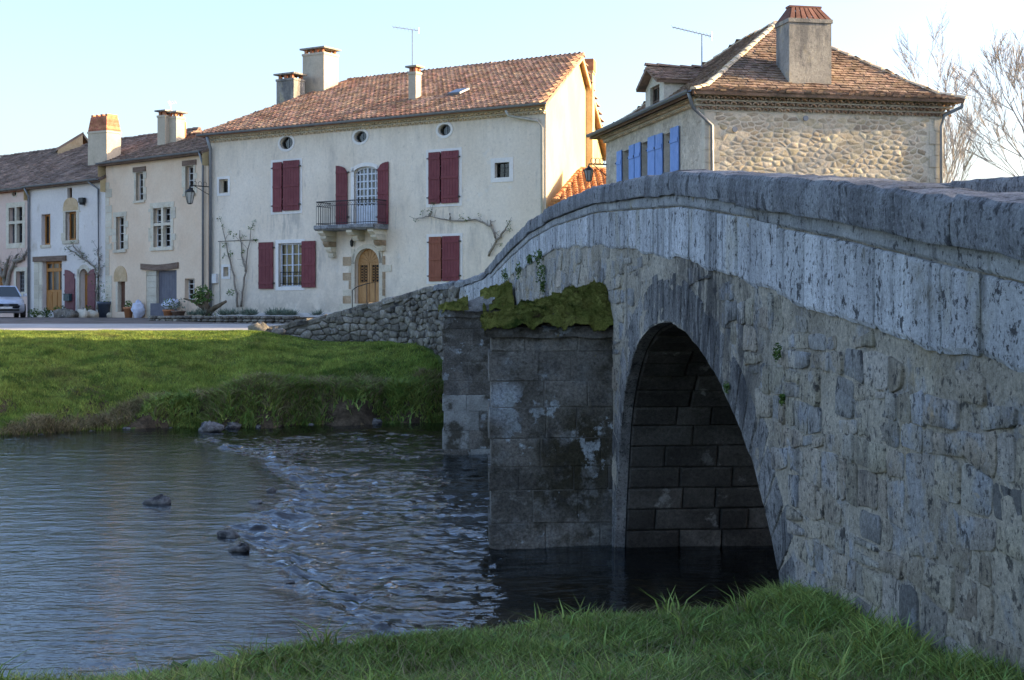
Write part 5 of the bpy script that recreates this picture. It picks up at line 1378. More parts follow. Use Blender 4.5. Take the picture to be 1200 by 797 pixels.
# chimneys, roof light, aerial
def top_at(px_, py_, Y): return at(px_, py_, Y)
c1 = top_at(367, 62, 65.5); chimney((c1.x, c1.y), (.84, -.54), 1.25, 1.0, 7.5, c1.z, big, 'chimney', 'slab', 4)
c2 = top_at(334, 92, 65.0); chimney((c2.x, c2.y), (.84, -.54), 1.02, .75, 7.5, c2.z, big, 'chimney_grey', 'slab', 3)
fl = plane_hit(483, 119, E0, E1, RR); flt = fl.z+ (119-84)*fl.y/F
chimney((fl.x, fl.y), (.84, -.54), .36, .36, fl.z-.4, flt, big, 'chimney', 'slab', 2)
sk = plane_hit(538, 111, E0, E1, RR); nrm_ = (E1-E0).cross(RR-E0).normalized(); vv_ = nrm_.cross((E1-E0).normalized()); uu_ = (E1-E0).normalized()
if vv_.z < 0: vv_ = -vv_
if nrm_.z < 0: nrm_ = -nrm_
mb = MB(); P = [sk-uu_*.3-vv_*.35, sk+uu_*.3-vv_*.35, sk+uu_*.3+vv_*.35, sk-uu_*.3+vv_*.35]; mb.hexa([p+nrm_*.05 for p in P]+[p+nrm_*.17 for p in P]); rl = mb.build('roof_light', 'zinc', big)
mb = MB(); P = [sk-uu_*.25-vv_*.3, sk+uu_*.25-vv_*.3, sk+uu_*.25+vv_*.3, sk-uu_*.25+vv_*.3]; mb.add([p+nrm_*.175 for p in P], [(0, 1, 2, 3)]); mb.build('pane', 'glass', rl)
def aerial(base, tip_px, boom, n, m, lab, elem=.28, horiz=True):
    mb = MB(); top = Vector((base.x, base.y, tip_px)); mb.tube([base, top], .018, 5)
    d = Vector(boom); mb.tube([top-d*.25, top+d*.75], .014, 5)
    pd = d.cross(Vector((0, 0, 1))).normalized(); 
    for i in range(n):
        c = top+d*(-.25+i/(n-1)); e = elem*(1-.35*i/n); ax = (pd*.75+Vector((0, 0, .5)))
        mb.tube([c-ax*e, c+ax*e], .006, 3)
    mb.tube([top-d*.25+Vector((0, 0, .12)), top-d*.25-Vector((0, 0, .12))], .02, 4)
    return tag(mb.build('tv_aerial', m, base=base), lab, 'aerial')
aerial(Vector((fl.x, fl.y+.1, flt+.24)), flt+.24+1.45, (-1.0, -.35, .08), 8, 'zinc', 'pale television aerial on the slim chimney of the cream house')

# climbing stems on the cream house
def climber(name, paths, lab, leaves, m='bark_pale', lm='leaf', lsize=.05, seed=3, r0=.05):
    r_ = random.Random(seed); t = None; tips = []
    base = FA.pt(*paths[0][0]); th_ = thing(name, base, lab, 'climbing plant')
    mb = MB()
    for pth in paths:
        P = [FA.pt(*q_) for q_ in pth]; Q = []
        for i in range(len(P)-1):
            for k in range(4):
                p = P[i].lerp(P[i+1], k/4); Q.append(p+Vector((r_.uniform(-.03, .03), r_.uniform(-.02, .02), r_.uniform(-.02, .02))))
        Q.append(P[-1]); mb.tube(Q, [max(.012, r0*(1-.75*i/len(Q))) for i in range(len(Q))], 6)
        for i in range(2, len(Q)):
            if r_.random() < .7: 
                d = Vector((r_.uniform(-.25, .25), -.05, r_.uniform(-.05, .3))); mb.tube([Q[i], Q[i]+d], .008, 3); tips.append(Q[i]+d)
        tips.append(Q[-1])
    mb.build('stem', m, th_, True); lb = MB()
    for p in tips:
        if r_.random() < leaves: leafball(lb, p, .13, 14, lsize, r_)
    lb.build('leaves', lm, th_)
def fp(px_, py_, w_=.1): a, z = FA.px(px_, py_); return (a, z, w_)
climber('espalier_shrub', [[fp(281, 360), fp(277, 330), fp(271, 305), fp(266, 285), fp(263, 265)], [fp(284, 360), fp(289, 325), fp(292, 300), fp(296, 268)], [fp(290, 318), fp(285, 300), fp(283, 270)]], 'tall bare forked shrub trained up the cream wall by the left windows', .55, seed=4)
climber('climbing_vine', [[fp(574, 300), fp(583, 283), fp(578, 266), fp(560, 258), fp(530, 259), fp(505, 254), fp(489, 257)], [fp(583, 283), fp(592, 272), fp(598, 262)], [fp(578, 266), fp(576, 258)], [fp(530, 259), fp(529, 250)], [fp(505, 254), fp(508, 248)]], 'gnarled vine arching sideways across the cream wall between right shutters', .3, lsize=.04, seed=6)

# raised bed in front
gb = thing('garden_wall', FA.pt(4, -.5, 2.4), 'low dry stone wall of the flower bed before the cream house', 'wall')
WGB = Frame(FA.pt(-.9, 0, 2.5).to_2d(), (FA.u.x, FA.u.y)); LGB = 8.2
rg = random.Random(12); z = -.62
for row in range(4):
    a = rg.uniform(-.2, 0); h = rg.uniform(.1, .15)
    while a < LGB-row*.15:
        b = a+rg.uniform(.22, .5); mb = MB(); pillow(mb, WGB.pt, (a+b)/2, z+h/2, (b-a)/2*.96, h/2*.98, rg.uniform(.06, .12), .5, 8, -.3, rg); mb.build('stone', 'wing', gb, True); a = b
    z += h
mb = MB(); mb.box(FA, -.9, 7.2, -.9, z-.06, .05, 2.42); eo = mb.build('bed_soil', 'earth', gb)
rg = random.Random(15)
ORD = ['leftmost'] + [w_+' from the left' for w_ in 'second third fourth fifth sixth seventh eighth ninth tenth eleventh twelfth thirteenth fourteenth fifteenth sixteenth seventeenth eighteenth'.split()] + ['rightmost']; li = 0
a = 1.0
while a < 7.0:
    w_ = rg.uniform(.7, 2.1); c = FA.pt(a, z, w_); mb = MB(); R_ = rg.uniform(.28, .42)
    for _ in range(150):
        d = Vector((rg.gauss(0, 1), rg.gauss(0, 1), abs(rg.gauss(0, 1))+.25)).normalized(); s_ = R_*rg.uniform(.6, 1.1); t = Vector((rg.uniform(-1, 1), rg.uniform(-1, 1), 0))*.022
        o_ = c+Vector((rg.uniform(-.15, .15), rg.uniform(-.15, .15), 0)); mb.add([o_+d*s_*.3-t, o_+d*s_*.3+t, o_+d*s_], [(0, 1, 2)])
    tag(mb.build('lavender_bush', 'lavender', base=c), 'grey green lavender clump, %s in the flower bed below the cream house' % ORD[min(li, 18)], 'shrub', 'lavender clumps in the flower bed'); a += rg.uniform(.28, .42); li += 1
# ------------------------------------------------------------------ terraced houses at the left
du = Vector((-.749, .663)).normalized()
Q0 = Vector((-12.85, 61.35)); Q1 = Q0+du*7.68; Q2 = Q1+du*6.65; Q3 = Q2+du*9
BKn = Vector((.663, .749)).normalized()
FRa = Frame(Q1, Q0-Q1); FRb = Frame(Q2, Q1-Q2); FRc = Frame(Q3, Q2-Q3)
ZA, ZBe = 6.72, 6.02
rowa = thing('terraced_house', (Q1.x, Q1.y, ZB), 'tall peach rendered house with stone window crosses and a grey garage door', 'house')
rowb = thing('terraced_house', (Q2.x, Q2.y, ZB), 'white rendered house with varnished glazed doors and a plum arched door', 'house')
rowc = thing('terraced_house', (Q3.x, Q3.y, ZB), 'pink rendered house behind the parked car at the left edge', 'house')
oa = {k: FRa.rect(*v) for k, v in dict(t1=(159.5, 202, 168, 235), t2=(217.5, 194.5, 227, 227), m1=(136.3, 254, 145.5, 292.5), m2=(180, 243.5, 200.3, 289.5), gar=(171, 317, 207, 372), s=(216.5, 326.5, 228, 351), d=(136, 330, 146.5, 365.5)).items()}
wall('front_wall', FRa, 7.68, ZB, ZA, list(oa.values()), 'plaster_a', rowa, .3)
ob = {k: FRb.rect(*v) for k, v in dict(u=(79, 220, 84.5, 235), w1=(48.5, 251, 59, 287), w2=(77, 248, 89.5, 281.5), gl=(50, 306, 72.5, 364), ad=(93.4, 315, 103.5, 364)).items()}
wall('front_wall', FRb, 6.65, ZB, ZBe, list(ob.values())[:4]+[(*ob['ad'], 'arch')], 'plaster_b', rowb, .35)
oc = {k: FRc.rect(*v) for k, v in dict(o=(14.5, 224.5, 19.5, 230), w=(10.5, 243, 26.5, 285), s=(19, 318, 29.4, 342.5), d=(-8, 315, 5, 362)).items()}
wall('front_wall', FRc, 9, ZB, ZBe-.0, [(*oc['o'], 'round'), oc['w'], oc['s'], oc['d']], 'plaster_c', rowc, .3)
def back3(a): return Vector((a.x, a.y))+BKn*9.5
for par, p, q_, zz in ((rowa, Q1, Q0, ZA), (rowb, Q2, Q1, ZBe), (rowc, Q3, Q2, ZBe)):
    pb, qb = back3(p), back3(q_); box_house_back([(p.x, p.y), (pb.x, pb.y), (qb.x, qb.y), (q_.x, q_.y)], ZB, zz, 'plaster_a', par)
def V3(p, z): return Vector((p.x, p.y, z))
def row_roof(par, p, q_, ze, zr2, m, seed, e=.3, lx=0, rx=0, depth=4.75):
    u = Vector((q_-p).normalized()); f = -BKn
    a = V3(p-u*lx+f*e, ze+.08); b = V3(q_+u*rx+f*e, ze+.08); r0, r1 = V3(p-u*lx+BKn*depth, zr2), V3(q_+u*rx+BKn*depth, zr2)
    c0, c1 = V3(p-u*lx+BKn*9.8, ze), V3(q_+u*rx+BKn*9.8, ze)
    roof('roof', a, b, [a, b, r1, r0], m, par, 'flat', .2, .26, .035, seed=seed); roof('roof', c1, c0, [c1, c0, r0, r1], m, par, 'flat', .25, .4, .035, seed=seed+1)
    for (x0, y0, w0) in ((a, r0, c0), (b, r1, c1)):
        mb = MB(); mb.add([x0-Vector((0, 0, .1)), y0-Vector((0, 0, .1)), w0-Vector((0, 0, .1)), w0-Vector((0, 0, .6)), x0-Vector((0, 0, .6))], [(0, 1, 2, 3, 4)]); mb.build('gable', 'plaster_gable', par)
    ridge_line(r0, r1, m, par, .12, .4)
    return a, b, r0, r1
ra = row_roof(rowa, Q1, Q0, ZA, 8.55, 'tile_grey', 20, lx=.2)
rb = row_roof(rowb, Q2, Q1, ZBe, 8.9, 'tile_grey', 30, depth=5.2)
rc = row_roof(rowc, Q3, Q2, ZBe-.05, 8.85, 'tile_grey', 40, lx=3, depth=5.2)
gutter(FRa, -.2, 7.6, ZA+.1, .36, 'zinc', rowa); gutter(FRb, 0, 6.5, ZBe+.1, .36, 'zinc', rowb); gutter(FRc, 0, 9, ZBe+.07, .36, 'zinc', rowc)
fbox('eaves_board', FRa, -.15, 7.6, ZA-.04, ZA+.08, 0, .27, 'timber', rowa); fbox('eaves_board', FRb, 0, 6.5, ZBe-.04, ZBe+.08, 0, .27, 'timber', rowb)
genoise(FRc, 0, 8.8, ZBe+.02, 1, 'brick_isl', rowc, .2, .1, .2)
# peach house details
for k in ('t1', 't2'):
    surround(FRa, oa[k], rowa, .13, 'trim', blocks=True); window(FRa, oa[k], rowa, 2, 4, -.2, 'white', .03, .05, leafs=1)
    fbox('lintel', FRa, oa[k][0]-.2, oa[k][1]+.2, oa[k][3]+.02, oa[k][3]+.24, -.02, .05, 'timber', rowa)
surround(FRa, oa['m1'], rowa, .17, 'trim', blocks=True); window(FRa, oa['m1'], rowa, 2, 4, -.2, 'white', .03, .05, leafs=1)
surround(FRa, oa['m2'], rowa, .19, 'trim', blocks=True); window(FRa, oa['m2'], rowa, 4, 6, -.2, 'white', .03, .05, leafs=2)
x = oa['m2']; mb = MB(); c = (x[0]+x[1])/2; zc = x[2]+(x[3]-x[2])*.58
mb.box(FRa, c-.075, c+.075, x[2], x[3], -.15, .01); mb.box(FRa, x[0], c-.075, zc-.06, zc+.06, -.15, .012); mb.box(FRa, c+.075, x[1], zc-.06, zc+.06, -.15, .012); mb.build('window_cross', 'trim', rowa)
window(FRa, oa['s'], rowa, 2, 4, -.22, 'white', .03, .05, leafs=1)
x = oa['gar']; c = FRa.px(182.6, 345)[0]
r_ = random.Random(8); z = x[2]
while z < x[3]-.02:
    h = min(r_.uniform(.25, .4), x[3]-z); fbox('stone', FRa, x[0], c, z+.005, z+h-.005, -.28, -.02, 'trim', rowa); z += h
mb = MB(); n = 7
for k in range(n): b0 = c+.02+(x[1]-.16-c)*k/n; mb.box(FRa, b0, b0+(x[1]-.16-c)/n-.012, x[2], x[3], -.2, -.15)
mb.box(FRa, x[1]-.15, x[1], x[2], x[3], -.2, -.04); g_ = mb.build('garage_door', 'greydoor', rowa)
fbox('low_hatch', FRa, FRa.px(177.5, 365)[0], FRa.px(196, 365)[0], x[2], x[2]+.62, -.04, .06, 'greydoor', rowa)
l0, l1 = FRa.px(166, 313)[0], FRa.px(209.5, 313)[0]
mb = MB(); n = 10
for k in range(n):
    b0, b1 = l0+(l1-l0)*k/n, l0+(l1-l0)*(k+1)/n; f = lambda t: .07*abs(t-.5)**1.5*3
    mb.hexa([FRa.pt(b0, x[3]+.0+f(k/n), -.05), FRa.pt(b1, x[3]+f((k+1)/n), -.05), FRa.pt(b1, x[3]+f((k+1)/n), .07), FRa.pt(b0, x[3]+f(k/n), .07),
             FRa.pt(b0, x[3]+.26+f(k/n), -.05), FRa.pt(b1, x[3]+.26+f((k+1)/n), -.05), FRa.pt(b1, x[3]+.26+f((k+1)/n), .07), FRa.pt(b0, x[3]+.26+f(k/n), .07)])
mb.build('lintel', 'timber', rowa)
x = oa['d']; fbox('jamb_stone', FRa, x[0], x[0]+.15, x[2], x[3], -.28, .02, 'trim', rowa)
mb = MB(); mb.box(FRa, x[0]+.15, x[1], x[2], x[3], -.24, -.18)
for zz in (.15, .6, 1.05): mb.box(FRa, x[0]+.22, x[1]-.07, x[2]+zz, x[2]+zz+.35, -.18, -.155)
mb.build('door', 'darkwood', rowa)
mb = MB(); c, h0, h1 = (x[0]+x[1])/2, x[3], x[3]+.72; hw = .52; P = [(c-hw, h0), (c+hw, h0)]+[(c+hw*math.cos(t)*1.0, h0+.2+(h1-h0-.2)*math.sin(t)) for t in [math.pi*k/10 for k in range(11)]]
for w_ in (-.05, .025): mb.v += [tuple(FRa.pt(a, z_, w_)) for a, z_ in P]
n = len(P); mb.f += [tuple(range(n, 2*n)), tuple(range(n))[::-1]]+[(k, (k+1) % n, n+(k+1) % n, n+k) for k in range(n)]; mb.build('door_arch_stone', 'ochre', rowa)
# quoins between white and peach house
z = ZB; r_ = random.Random(19)
while z < ZBe-.2:
    h = r_.uniform(.28, .42); d = r_.choice([.28, .5]); fbox('quoin_stone', FRa, -.02, d, z+.008, z+h-.008, -.05, .02, 'trim', rowa); z += h
# white house details
surround(FRb, ob['w2'], rowb, .2, 'trim', blocks=True)
x = ob['w2']; mb = MB(); c = (x[0]+x[1])/2; hw = .62; P = [(c-hw, x[3]+.05), (c+hw, x[3]+.05)]+[(c+hw*math.cos(t), x[3]+.3+.36*math.sin(t)) for t in [math.pi*k/10 for k in range(11)]]
for w_ in (-.05, .035): mb.v += [tuple(FRb.pt(a, z_, w_)) for a, z_ in P]
n = len(P); mb.f += [tuple(range(n, 2*n)), tuple(range(n))[::-1]]+[(k, (k+1) % n, n+(k+1) % n, n+k) for k in range(n)]; mb.build('window_arch_stone', 'ochre', rowb)
window(FRb, ob['w2'], rowb, 2, 1, -.22, 'wood', .05, .09, back='curtain')
window(FRb, ob['w1'], rowb, 2, 1, -.22, 'wood', .05, .09, back='dark'); fbox('sill', FRb, ob['w1'][0]-.05, ob['w1'][1]+.05, ob['w1'][2]-.14, ob['w1'][2]-.003, -.1, .05, 'trim', rowb)
window(FRb, ob['u'], rowb, 1, 1, -.15, 'timber', leafs=1)
x = ob['gl']; gd = window(FRb, x, rowb, 3, 1, -.22, 'wood', .12, .12, back='curtain_white', leafs=1, kind='glazed_doors')
zt1 = x[2]+(x[3]-x[2])*.42; fbox('transom', FRb, x[0]+.1, x[1]-.1, x[2]+(x[3]-x[2])*.79, x[2]+(x[3]-x[2])*.86, -.24, -.165, 'wood', gd)
mb = MB(); mb.box(FRb, x[0]+.1, x[1]-.1, x[2]+.05, zt1, -.25, -.17)
for k in range(3):
    b0 = x[0]+.16+(x[1]-x[0]-.28)*k/3; mb.box(FRb, b0, b0+(x[1]-x[0]-.28)/3-.06, x[2]+.15, zt1-.1, -.171, -.15)
mb.build('door_boarding', 'wood', gd)
l0, l1 = FRb.px(40, 303)[0], FRb.px(78, 303)[0]; fbox('lintel', FRb, l0, l1, x[3]+.0, x[3]+.24, -.05, .09, 'timber', rowb)
for a_ in (x[0]-.28, x[0]-.75): 
    z = ZB
    while z < x[3]-.05:
        h = min(random.uniform(.28, .4), x[3]-z); fbox('jamb_stone', FRb, a_, a_+.26 if a_ > x[0]-.5 else a_+.44, z+.006, z+h-.006, -.05, .03, 'trim', rowb); z += h
x = ob['ad']; surround(FRb, x, rowb, .2, 'trim', .03, False, 'arch')
mb = MB(); mb.box(FRb, x[0], x[1], x[2], x[3], -.33, -.28); mb.build('door', 'wood', rowb)
s1 = FRb.rect(77, 316, 88.5, 366); s2 = FRb.rect(103.8, 315, 112.5, 364)
shutter(FRb, s1[0], s1[1], s1[2], s1[3], rowb, 'purple', arch='L')['label'] = 'plum door leaf carrying the letter box'
shutter(FRb, s2[0], s2[1], s2[2], s2[3], rowb, 'purple', arch='R')
s3 = FRb.rect(79.5, 345, 86, 352.5)
mb = MB(); mb.box(FRb, s3[0], s3[1], s3[2], s3[3], .09, .24); mb.box(FRb, s3[0]-.02, s3[1]+.02, s3[3], s3[3]+.03, .08, .27); mb.box(FRb, s3[0]+.1, s3[1]-.1, s3[2]+.12, s3[3]-.1, .24, .25)
tag(mb.build('letter_box', 'plastic_blue', base=FRb.pt(s3[0], s3[2], .1)), 'small dark teal letter box on the plum door leaf', 'letter box')
s4 = FRb.rect(96.5, 232, 101.5, 239); mb = MB(); mb.box(FRb, s4[0], s4[1], s4[2]+.05, s4[3], .05, .22); mb.lathe(FRb.pt((s4[0]+s4[1])/2, s4[2]-.05, .13), [(.12, 0), (.14, .1), (.1, .14)], 8)
tag(mb.build('wall_lamp', 'iron', base=FRb.pt(s4[0], s4[2], .1)), 'small dark wall lamp high on the white house', 'lamp')
# pink house details
window(FRc, oc['w'], rowc, 4, 4, -.22, 'zinc', .03, .05); surround(FRc, oc['w'], rowc, .25, 'trim')
x = oc['w']; mb = MB(); c = (x[0]+x[1])/2; zc = x[2]+(x[3]-x[2])*.58
mb.box(FRc, c-.09, c+.09, x[2], x[3], -.15, .01); mb.box(FRc, x[0], c-.09, zc-.07, zc+.07, -.15, .012); mb.box(FRc, c+.09, x[1], zc-.07, zc+.07, -.15, .012); mb.build('window_cross', 'trim', rowc)
surround(FRc, oc['s'], rowc, .2, 'trim'); window(FRc, oc['s'], rowc, 4, 5, -.22, 'zinc', .03, .05)
surround(FRc, oc['o'], rowc, .06, 'trim', shape='round'); window(FRc, oc['o'], rowc, 1, 1, -.15, 'iron', leafs=1)
x = oc['d']; window(FRc, x, rowc, 3, 2, -.22, 'wood', .12, .12, back='curtain')
# pipes
downpipe([FRa.pt(7.5, ZA+.1, .35), FRa.pt(7.45, ZA-.45, .1), FRa.pt(7.45, ZB, .1)], .05, 'zinc', rowa)
downpipe([FRb.pt(5.55, ZBe+.1, .33), FRb.pt(5.75, ZBe-.1, .2), FRb.pt(6.15, ZBe-.35, .08), FRb.pt(6.2, ZB, .08)], .05, 'zinc', rowb)
downpipe([FRb.pt(.1, ZBe+.1, .33), FRb.pt(.08, ZBe-.4, .08), FRb.pt(.08, ZB, .08)], .06, 'zinc', rowb)
# chimneys
c = at(114, 180, 70.0); ch = chimney((c.x, c.y), (.85, -.53), 1.3, .9, 6.5, at(114, 153.5, 70).z, rowb, 'chimney', 'brickwork', 8)
for i, px_ in enumerate((189, 201)):
    c = at(px_, 160, 68.2); chimney((c.x, c.y), (.85, -.53), .5 if i == 0 else .62, .55, 7.2, at(px_, 135+i*1.5, 68.2).z, rowa, 'chimney', 'slab', 2)
mb = MB(); c = at(211.5, 150, 68.8); mb.lathe((c.x, c.y, c.z-.5), [(.27, 0), (.27, .75), (.15, .9)], 12); mb.build('round_flue', 'terracotta', rowa, True)
b = at(200, 133, 68.2); aerial(b, b.z+.5, (.35, -.2, .02), 4, 'white', 'small pale aerial above the twin chimneys of the peach house', .12)
# wing of the white house roof catching the sun: lit gable behind the ridge
gA, gB_, gC = at(68, 175.5, 77), at(97, 158, 77), at(97, 175.5, 77)
bh = thing('rear_house', (gA.x, gA.y, ZB), 'far sunlit gable peeping over the ridge of the white house roof', 'house')
mb = MB(); dd = Vector((-2.0, 5, 0)); mb.add([gA, gC, gB_, gA+dd, gC+dd, gB_+dd, Vector((gA.x, gA.y, ZB)), Vector((gC.x, gC.y, ZB)), Vector((gA.x, gA.y, ZB))+dd, Vector((gC.x, gC.y, ZB))+dd],
        [(0, 1, 2), (5, 4, 3), (6, 7, 1, 0), (7, 9, 4, 1), (9, 8, 3, 4), (8, 6, 0, 3)]); mb.build('wall', 'ochre', bh)
mb = MB(); up = Vector((0, 0, .14)); k_ = (gB_-gA)*.03
for p, q_ in ((gA-(gB_-gA)*.05, gB_+k_),): mb.hexa([p, q_, q_+dd*1.02, p+dd*1.02, p+up, q_+up, q_+dd*1.02+up, p+dd*1.02+up])
p, q_ = gB_, gC+Vector((.6, 0, 0)); mb.hexa([p, q_, q_+dd*1.02, p+dd*1.02, p+up, q_+up, q_+dd*1.02+up, p+dd*1.02+up]); mb.build('roof', 'tile_grey', bh)
# street lantern on its bracket between peach and cream house
def lantern(c, s, wallp, lab, m='iron', hang=True):
    t = thing('street_lantern', c, lab, 'street lamp'); mb = MB()
    d = (c-wallp); d.z = 0
    top = Vector((c.x, c.y, wallp.z)); mb.tube([wallp, top], .022, 5); mb.tube([wallp-Vector((0, 0, .35)), wallp.lerp(top, .35)-Vector((0, 0, .2)), wallp.lerp(top, .75)-Vector((0, 0, .02))], .014, 4)
    for f in (.25, .5, .75):
        cc = wallp.lerp(top, f)+Vector((0, 0, .1)); dn = d.normalized()*.09
        mb.tube([cc+dn*math.cos(a)+Vector((0, 0, .09*math.sin(a))) for a in [math.pi*2*k/10 for k in range(11)]], .009, 4)
    mb.tube([top, Vector((c.x, c.y, c.z+s*.95))], .012, 4); mb.build('bracket', m, t)
    b_ = MB(); b_.lathe(c, [(s*.22, -s*.55), (s*.12, -s*.62)], 6); b_.lathe(c+Vector((0, 0, s*.42)), [(s*.46, 0), (s*.34, s*.16), (s*.12, s*.30), (s*.05, s*.5)], 6)
    for k in range(6):
        a = math.pi*2*k/6; b_.tube([c+Vector((s*.22*math.cos(a), s*.22*math.sin(a), -s*.55)), c+Vector((s*.42*math.cos(a), s*.42*math.sin(a), s*.42))], .012, 4)
    b_.build('lamp_frame', m, t)
    g_ = MB(); g_.lathe(c, [(s*.20, -s*.54), (s*.39, s*.41)], 6); g_.build('lamp_glass', 'lamp_glass', t)
lantern(at(222.5, 231, 60.3), .48, FA.pt(.0, FA.px(247, 219)[1], .0), 'hanging street lantern on a scrolled bracket between the peach and cream houses')

# ------------------------------------------------------------------ stone house at the right
RC = Vector((4.77, 36.0)); ul = Vector((-.217, 1)).normalized(); ur = Vector((.977, .2125)).normalized()
LLn, LRn = 8.85, 6.45; ZR = 5.38; ZRB = -.9
RBk = RC+ul*LLn
FR1 = Frame(RC, ur); FL1 = Frame(RBk, RC-RBk)
sh = thing('village_house', (RC.x, RC.y, ZRB), 'rubble stone house with blue shutters, a dormer and a hipped brown tile roof', 'house')
wall('stone_wall_face', FR1, LRn, ZRB, ZR, [], 'rmortar', sh)
bl = [FL1.rect(*v) for v in ((730.5, 176, 739, 215), (752.5, 166, 761, 215), (778.5, 156, 787.5, 215))]
bl = [(b[0], b[1], 1.9, b[3]) for b in bl]
wall('side_wall', FL1, LLn, ZRB, ZR, bl, 'side_render', sh, .3, m_rev='trim')
for b in bl: window(FL1, b, sh, 2, 3, -.22, 'blue', .04, .06)
for x0, x1, y0 in ((724.8, 730.3, 177), (739.2, 745.2, 170), (746.2, 752.3, 167.5), (761.3, 769.6, 160), (770.6, 778.3, 157), (787.8, 797.3, 149)):
    x = FL1.rect(x0, y0, x1, 215); shutter(FL1, x[0], x[1], 1.9, x[3], sh, 'blue', n=3)
P3 = [RC+ur*LRn, RC+ur*LRn+ul*LLn, RBk]; box_house_back([(p.x, p.y) for p in P3], ZRB, ZR, 'rmortar', sh)
cells = voronoi(.3, LRn-.3, 2.4, ZR-.3, .215, .125, lambda a, z: .42 < a < LRn-.46 and z < ZR-.42, .016, .44)
cells.sort(key=lambda c: -c[0]); print('house rubble', len(cells)); rest = MB()
for i, (ar, P) in enumerate(cells):
    hgt = random.uniform(.001, .012)
    
    if i < 300: mb = MB(); stone_poly(mb, FR1.pt, P, hgt); mb.build('stone', 'rstone', sh, True)
    else: stone_poly(rest, FR1.pt, P, hgt)
for ar, P in voronoi(.3, LRn-.3, -.8, 2.4, .4, .24, lambda a, z: .36 < a < LRn-.42, .022): stone_poly(rest, FR1.pt, P, .03)
rest.build('small_stones', 'rstone', sh, True)['kind'] = 'stuff'
z = ZRB; k = 0
while z < ZR-.36:
    h = min(random.uniform(.26, .36), ZR-.355-z)
    fbox('quoin_stone', FR1, LRn-(.36 if k % 2 else .22), LRn+.012, z+.006, z+h-.006, -.2, .03, 'trim', sh)
    fbox('quoin_stone', FR1, -.0, (.40 if k % 2 else .25), z+.006, z+h-.006, -.2, .03, 'trim', sh); z += h; k += 1
genoise(FR1, -.25, LRn+.25, ZR+.02, 3, 'genoise_dark', sh, .19, .12, .09)
genoise(FL1, 0, LLn, ZR+.02, 2, 'genoise', sh, .2, .1, .1)
e = .42
cs = [RC, RC+ur*LRn, RC+ur*LRn+ul*LLn, RBk]
def off(i):
    p = cs[i]; sx_ = -1 if i in (0, 3) else 1; sy_ = -1 if i in (0, 1) else 1
    return V3(p+ur*e*sx_+ul*e*sy_, ZR+.07)
e0, e1, e2, e3 = [off(i) for i in range(4)]
ZP = at(0, 28.5, 39.9).z
ap = V3(RC+ur*LRn/2+ul*LRn/2, ZP); ap2 = V3(RC+ur*LRn/2+ul*(LLn-LRn/2), ZP)
bc = .86                              # gentler pitch near the eaves
def low(p, q_, f=.14, lift=-.16): 
    r = p.lerp(q_, f); r.z += lift*1.0; return r
l0, l1, l2, l3 = low(e0, ap), low(e1, ap), low(e2, ap2), low(e3, ap2)
roof('roof', e0, e1, [e0, e1, l1, l0], 'tile_brown', sh, 'flat', .17, .2, .045, seed=51); roof('roof', l0, l1, [l0, l1, ap], 'tile_brown', sh, 'flat', .17, .17, .035, seed=52)
roof('roof', e3, e0, [e3, e0, l0, l3], 'tile_brown', sh, 'flat', .17, .2, .045, seed=53); roof('roof', l3, l0, [l3, l0, ap, ap2], 'tile_brown', sh, 'flat', .17, .17, .035, seed=54)
roof('roof', e1, e2, [e1, e2, l2, l1], 'tile_brown', sh, 'flat', .25, .3, .045, seed=55); roof('roof', l1, l2, [l1, l2, ap2, ap], 'tile_brown', sh, 'flat', .25, .3, .035, seed=56)
roof('roof', e2, e3, [e2, e3, l3, l2], 'tile_brown', sh, 'flat', .25, .3, .045, seed=57); roof('roof', l2, l3, [l2, l3, ap2], 'tile_brown', sh, 'flat', .25, .3, .035, seed=58)
for a, b in ((e0, l0), (l0, ap), (e1, l1), (l1, ap), (e3, l3), (l3, ap2)): ridge_line(a, b, 'genoise', sh, .09, .32, 'hip_tile')
ridge_line(ap, ap2, 'genoise', sh, .09, .32)
gutter(FL1, -.3, LLn+.3, ZR+.09, .5, 'zinc', sh)
downpipe([FL1.pt(LLn+.2, ZR+.05, .48), FL1.pt(LLn-.0, ZR-.3, .3), FR1.pt(.18, ZR-.75, .09), FR1.pt(.18, ZRB, .09)], .05, 'zinc', sh)
downpipe([FR1.pt(LRn+.42, ZR+.05, .35), FR1.pt(LRn+.4, ZR-.12, .3), FR1.pt(LRn+.0, ZR-.32, .12), FR1.pt(LRn-.06, ZR-.6, .09), FR1.pt(LRn-.06, ZRB, .09)], .045, 'zinc', sh)
# gable-side iron tie plates
for px_, py_ in ((943, 139), (860, 152)):
    a, z = FR1.px(px_, py_); mb = MB(); mb.lathe((0, 0, 0), [(.07, -.02), (.07, .02)], 12)
    mb2 = MB(); R0 = [FR1.pt(a+v[0], z+v[1], .06+v[2]) for v in mb.v]; mb2.add(R0, mb.f); mb2.build('tie_plate', 'zinc', sh)
# chimney of the stone house
cw = FR1.px(927, 100); c0_ = FR1.px(927.5, 97); c1_ = FR1.px(981.5, 97)
cb = FR1.pt((c0_[0]+c1_[0])/2+.02, 0, -.3)
chimney((cb.x, cb.y), (ur.x, ur.y), 1.15, .85, ZR-.3, at(954, 22, cb.y).z, sh, 'chimney_grey', 'tiles', 6, m_top='tile_dark')
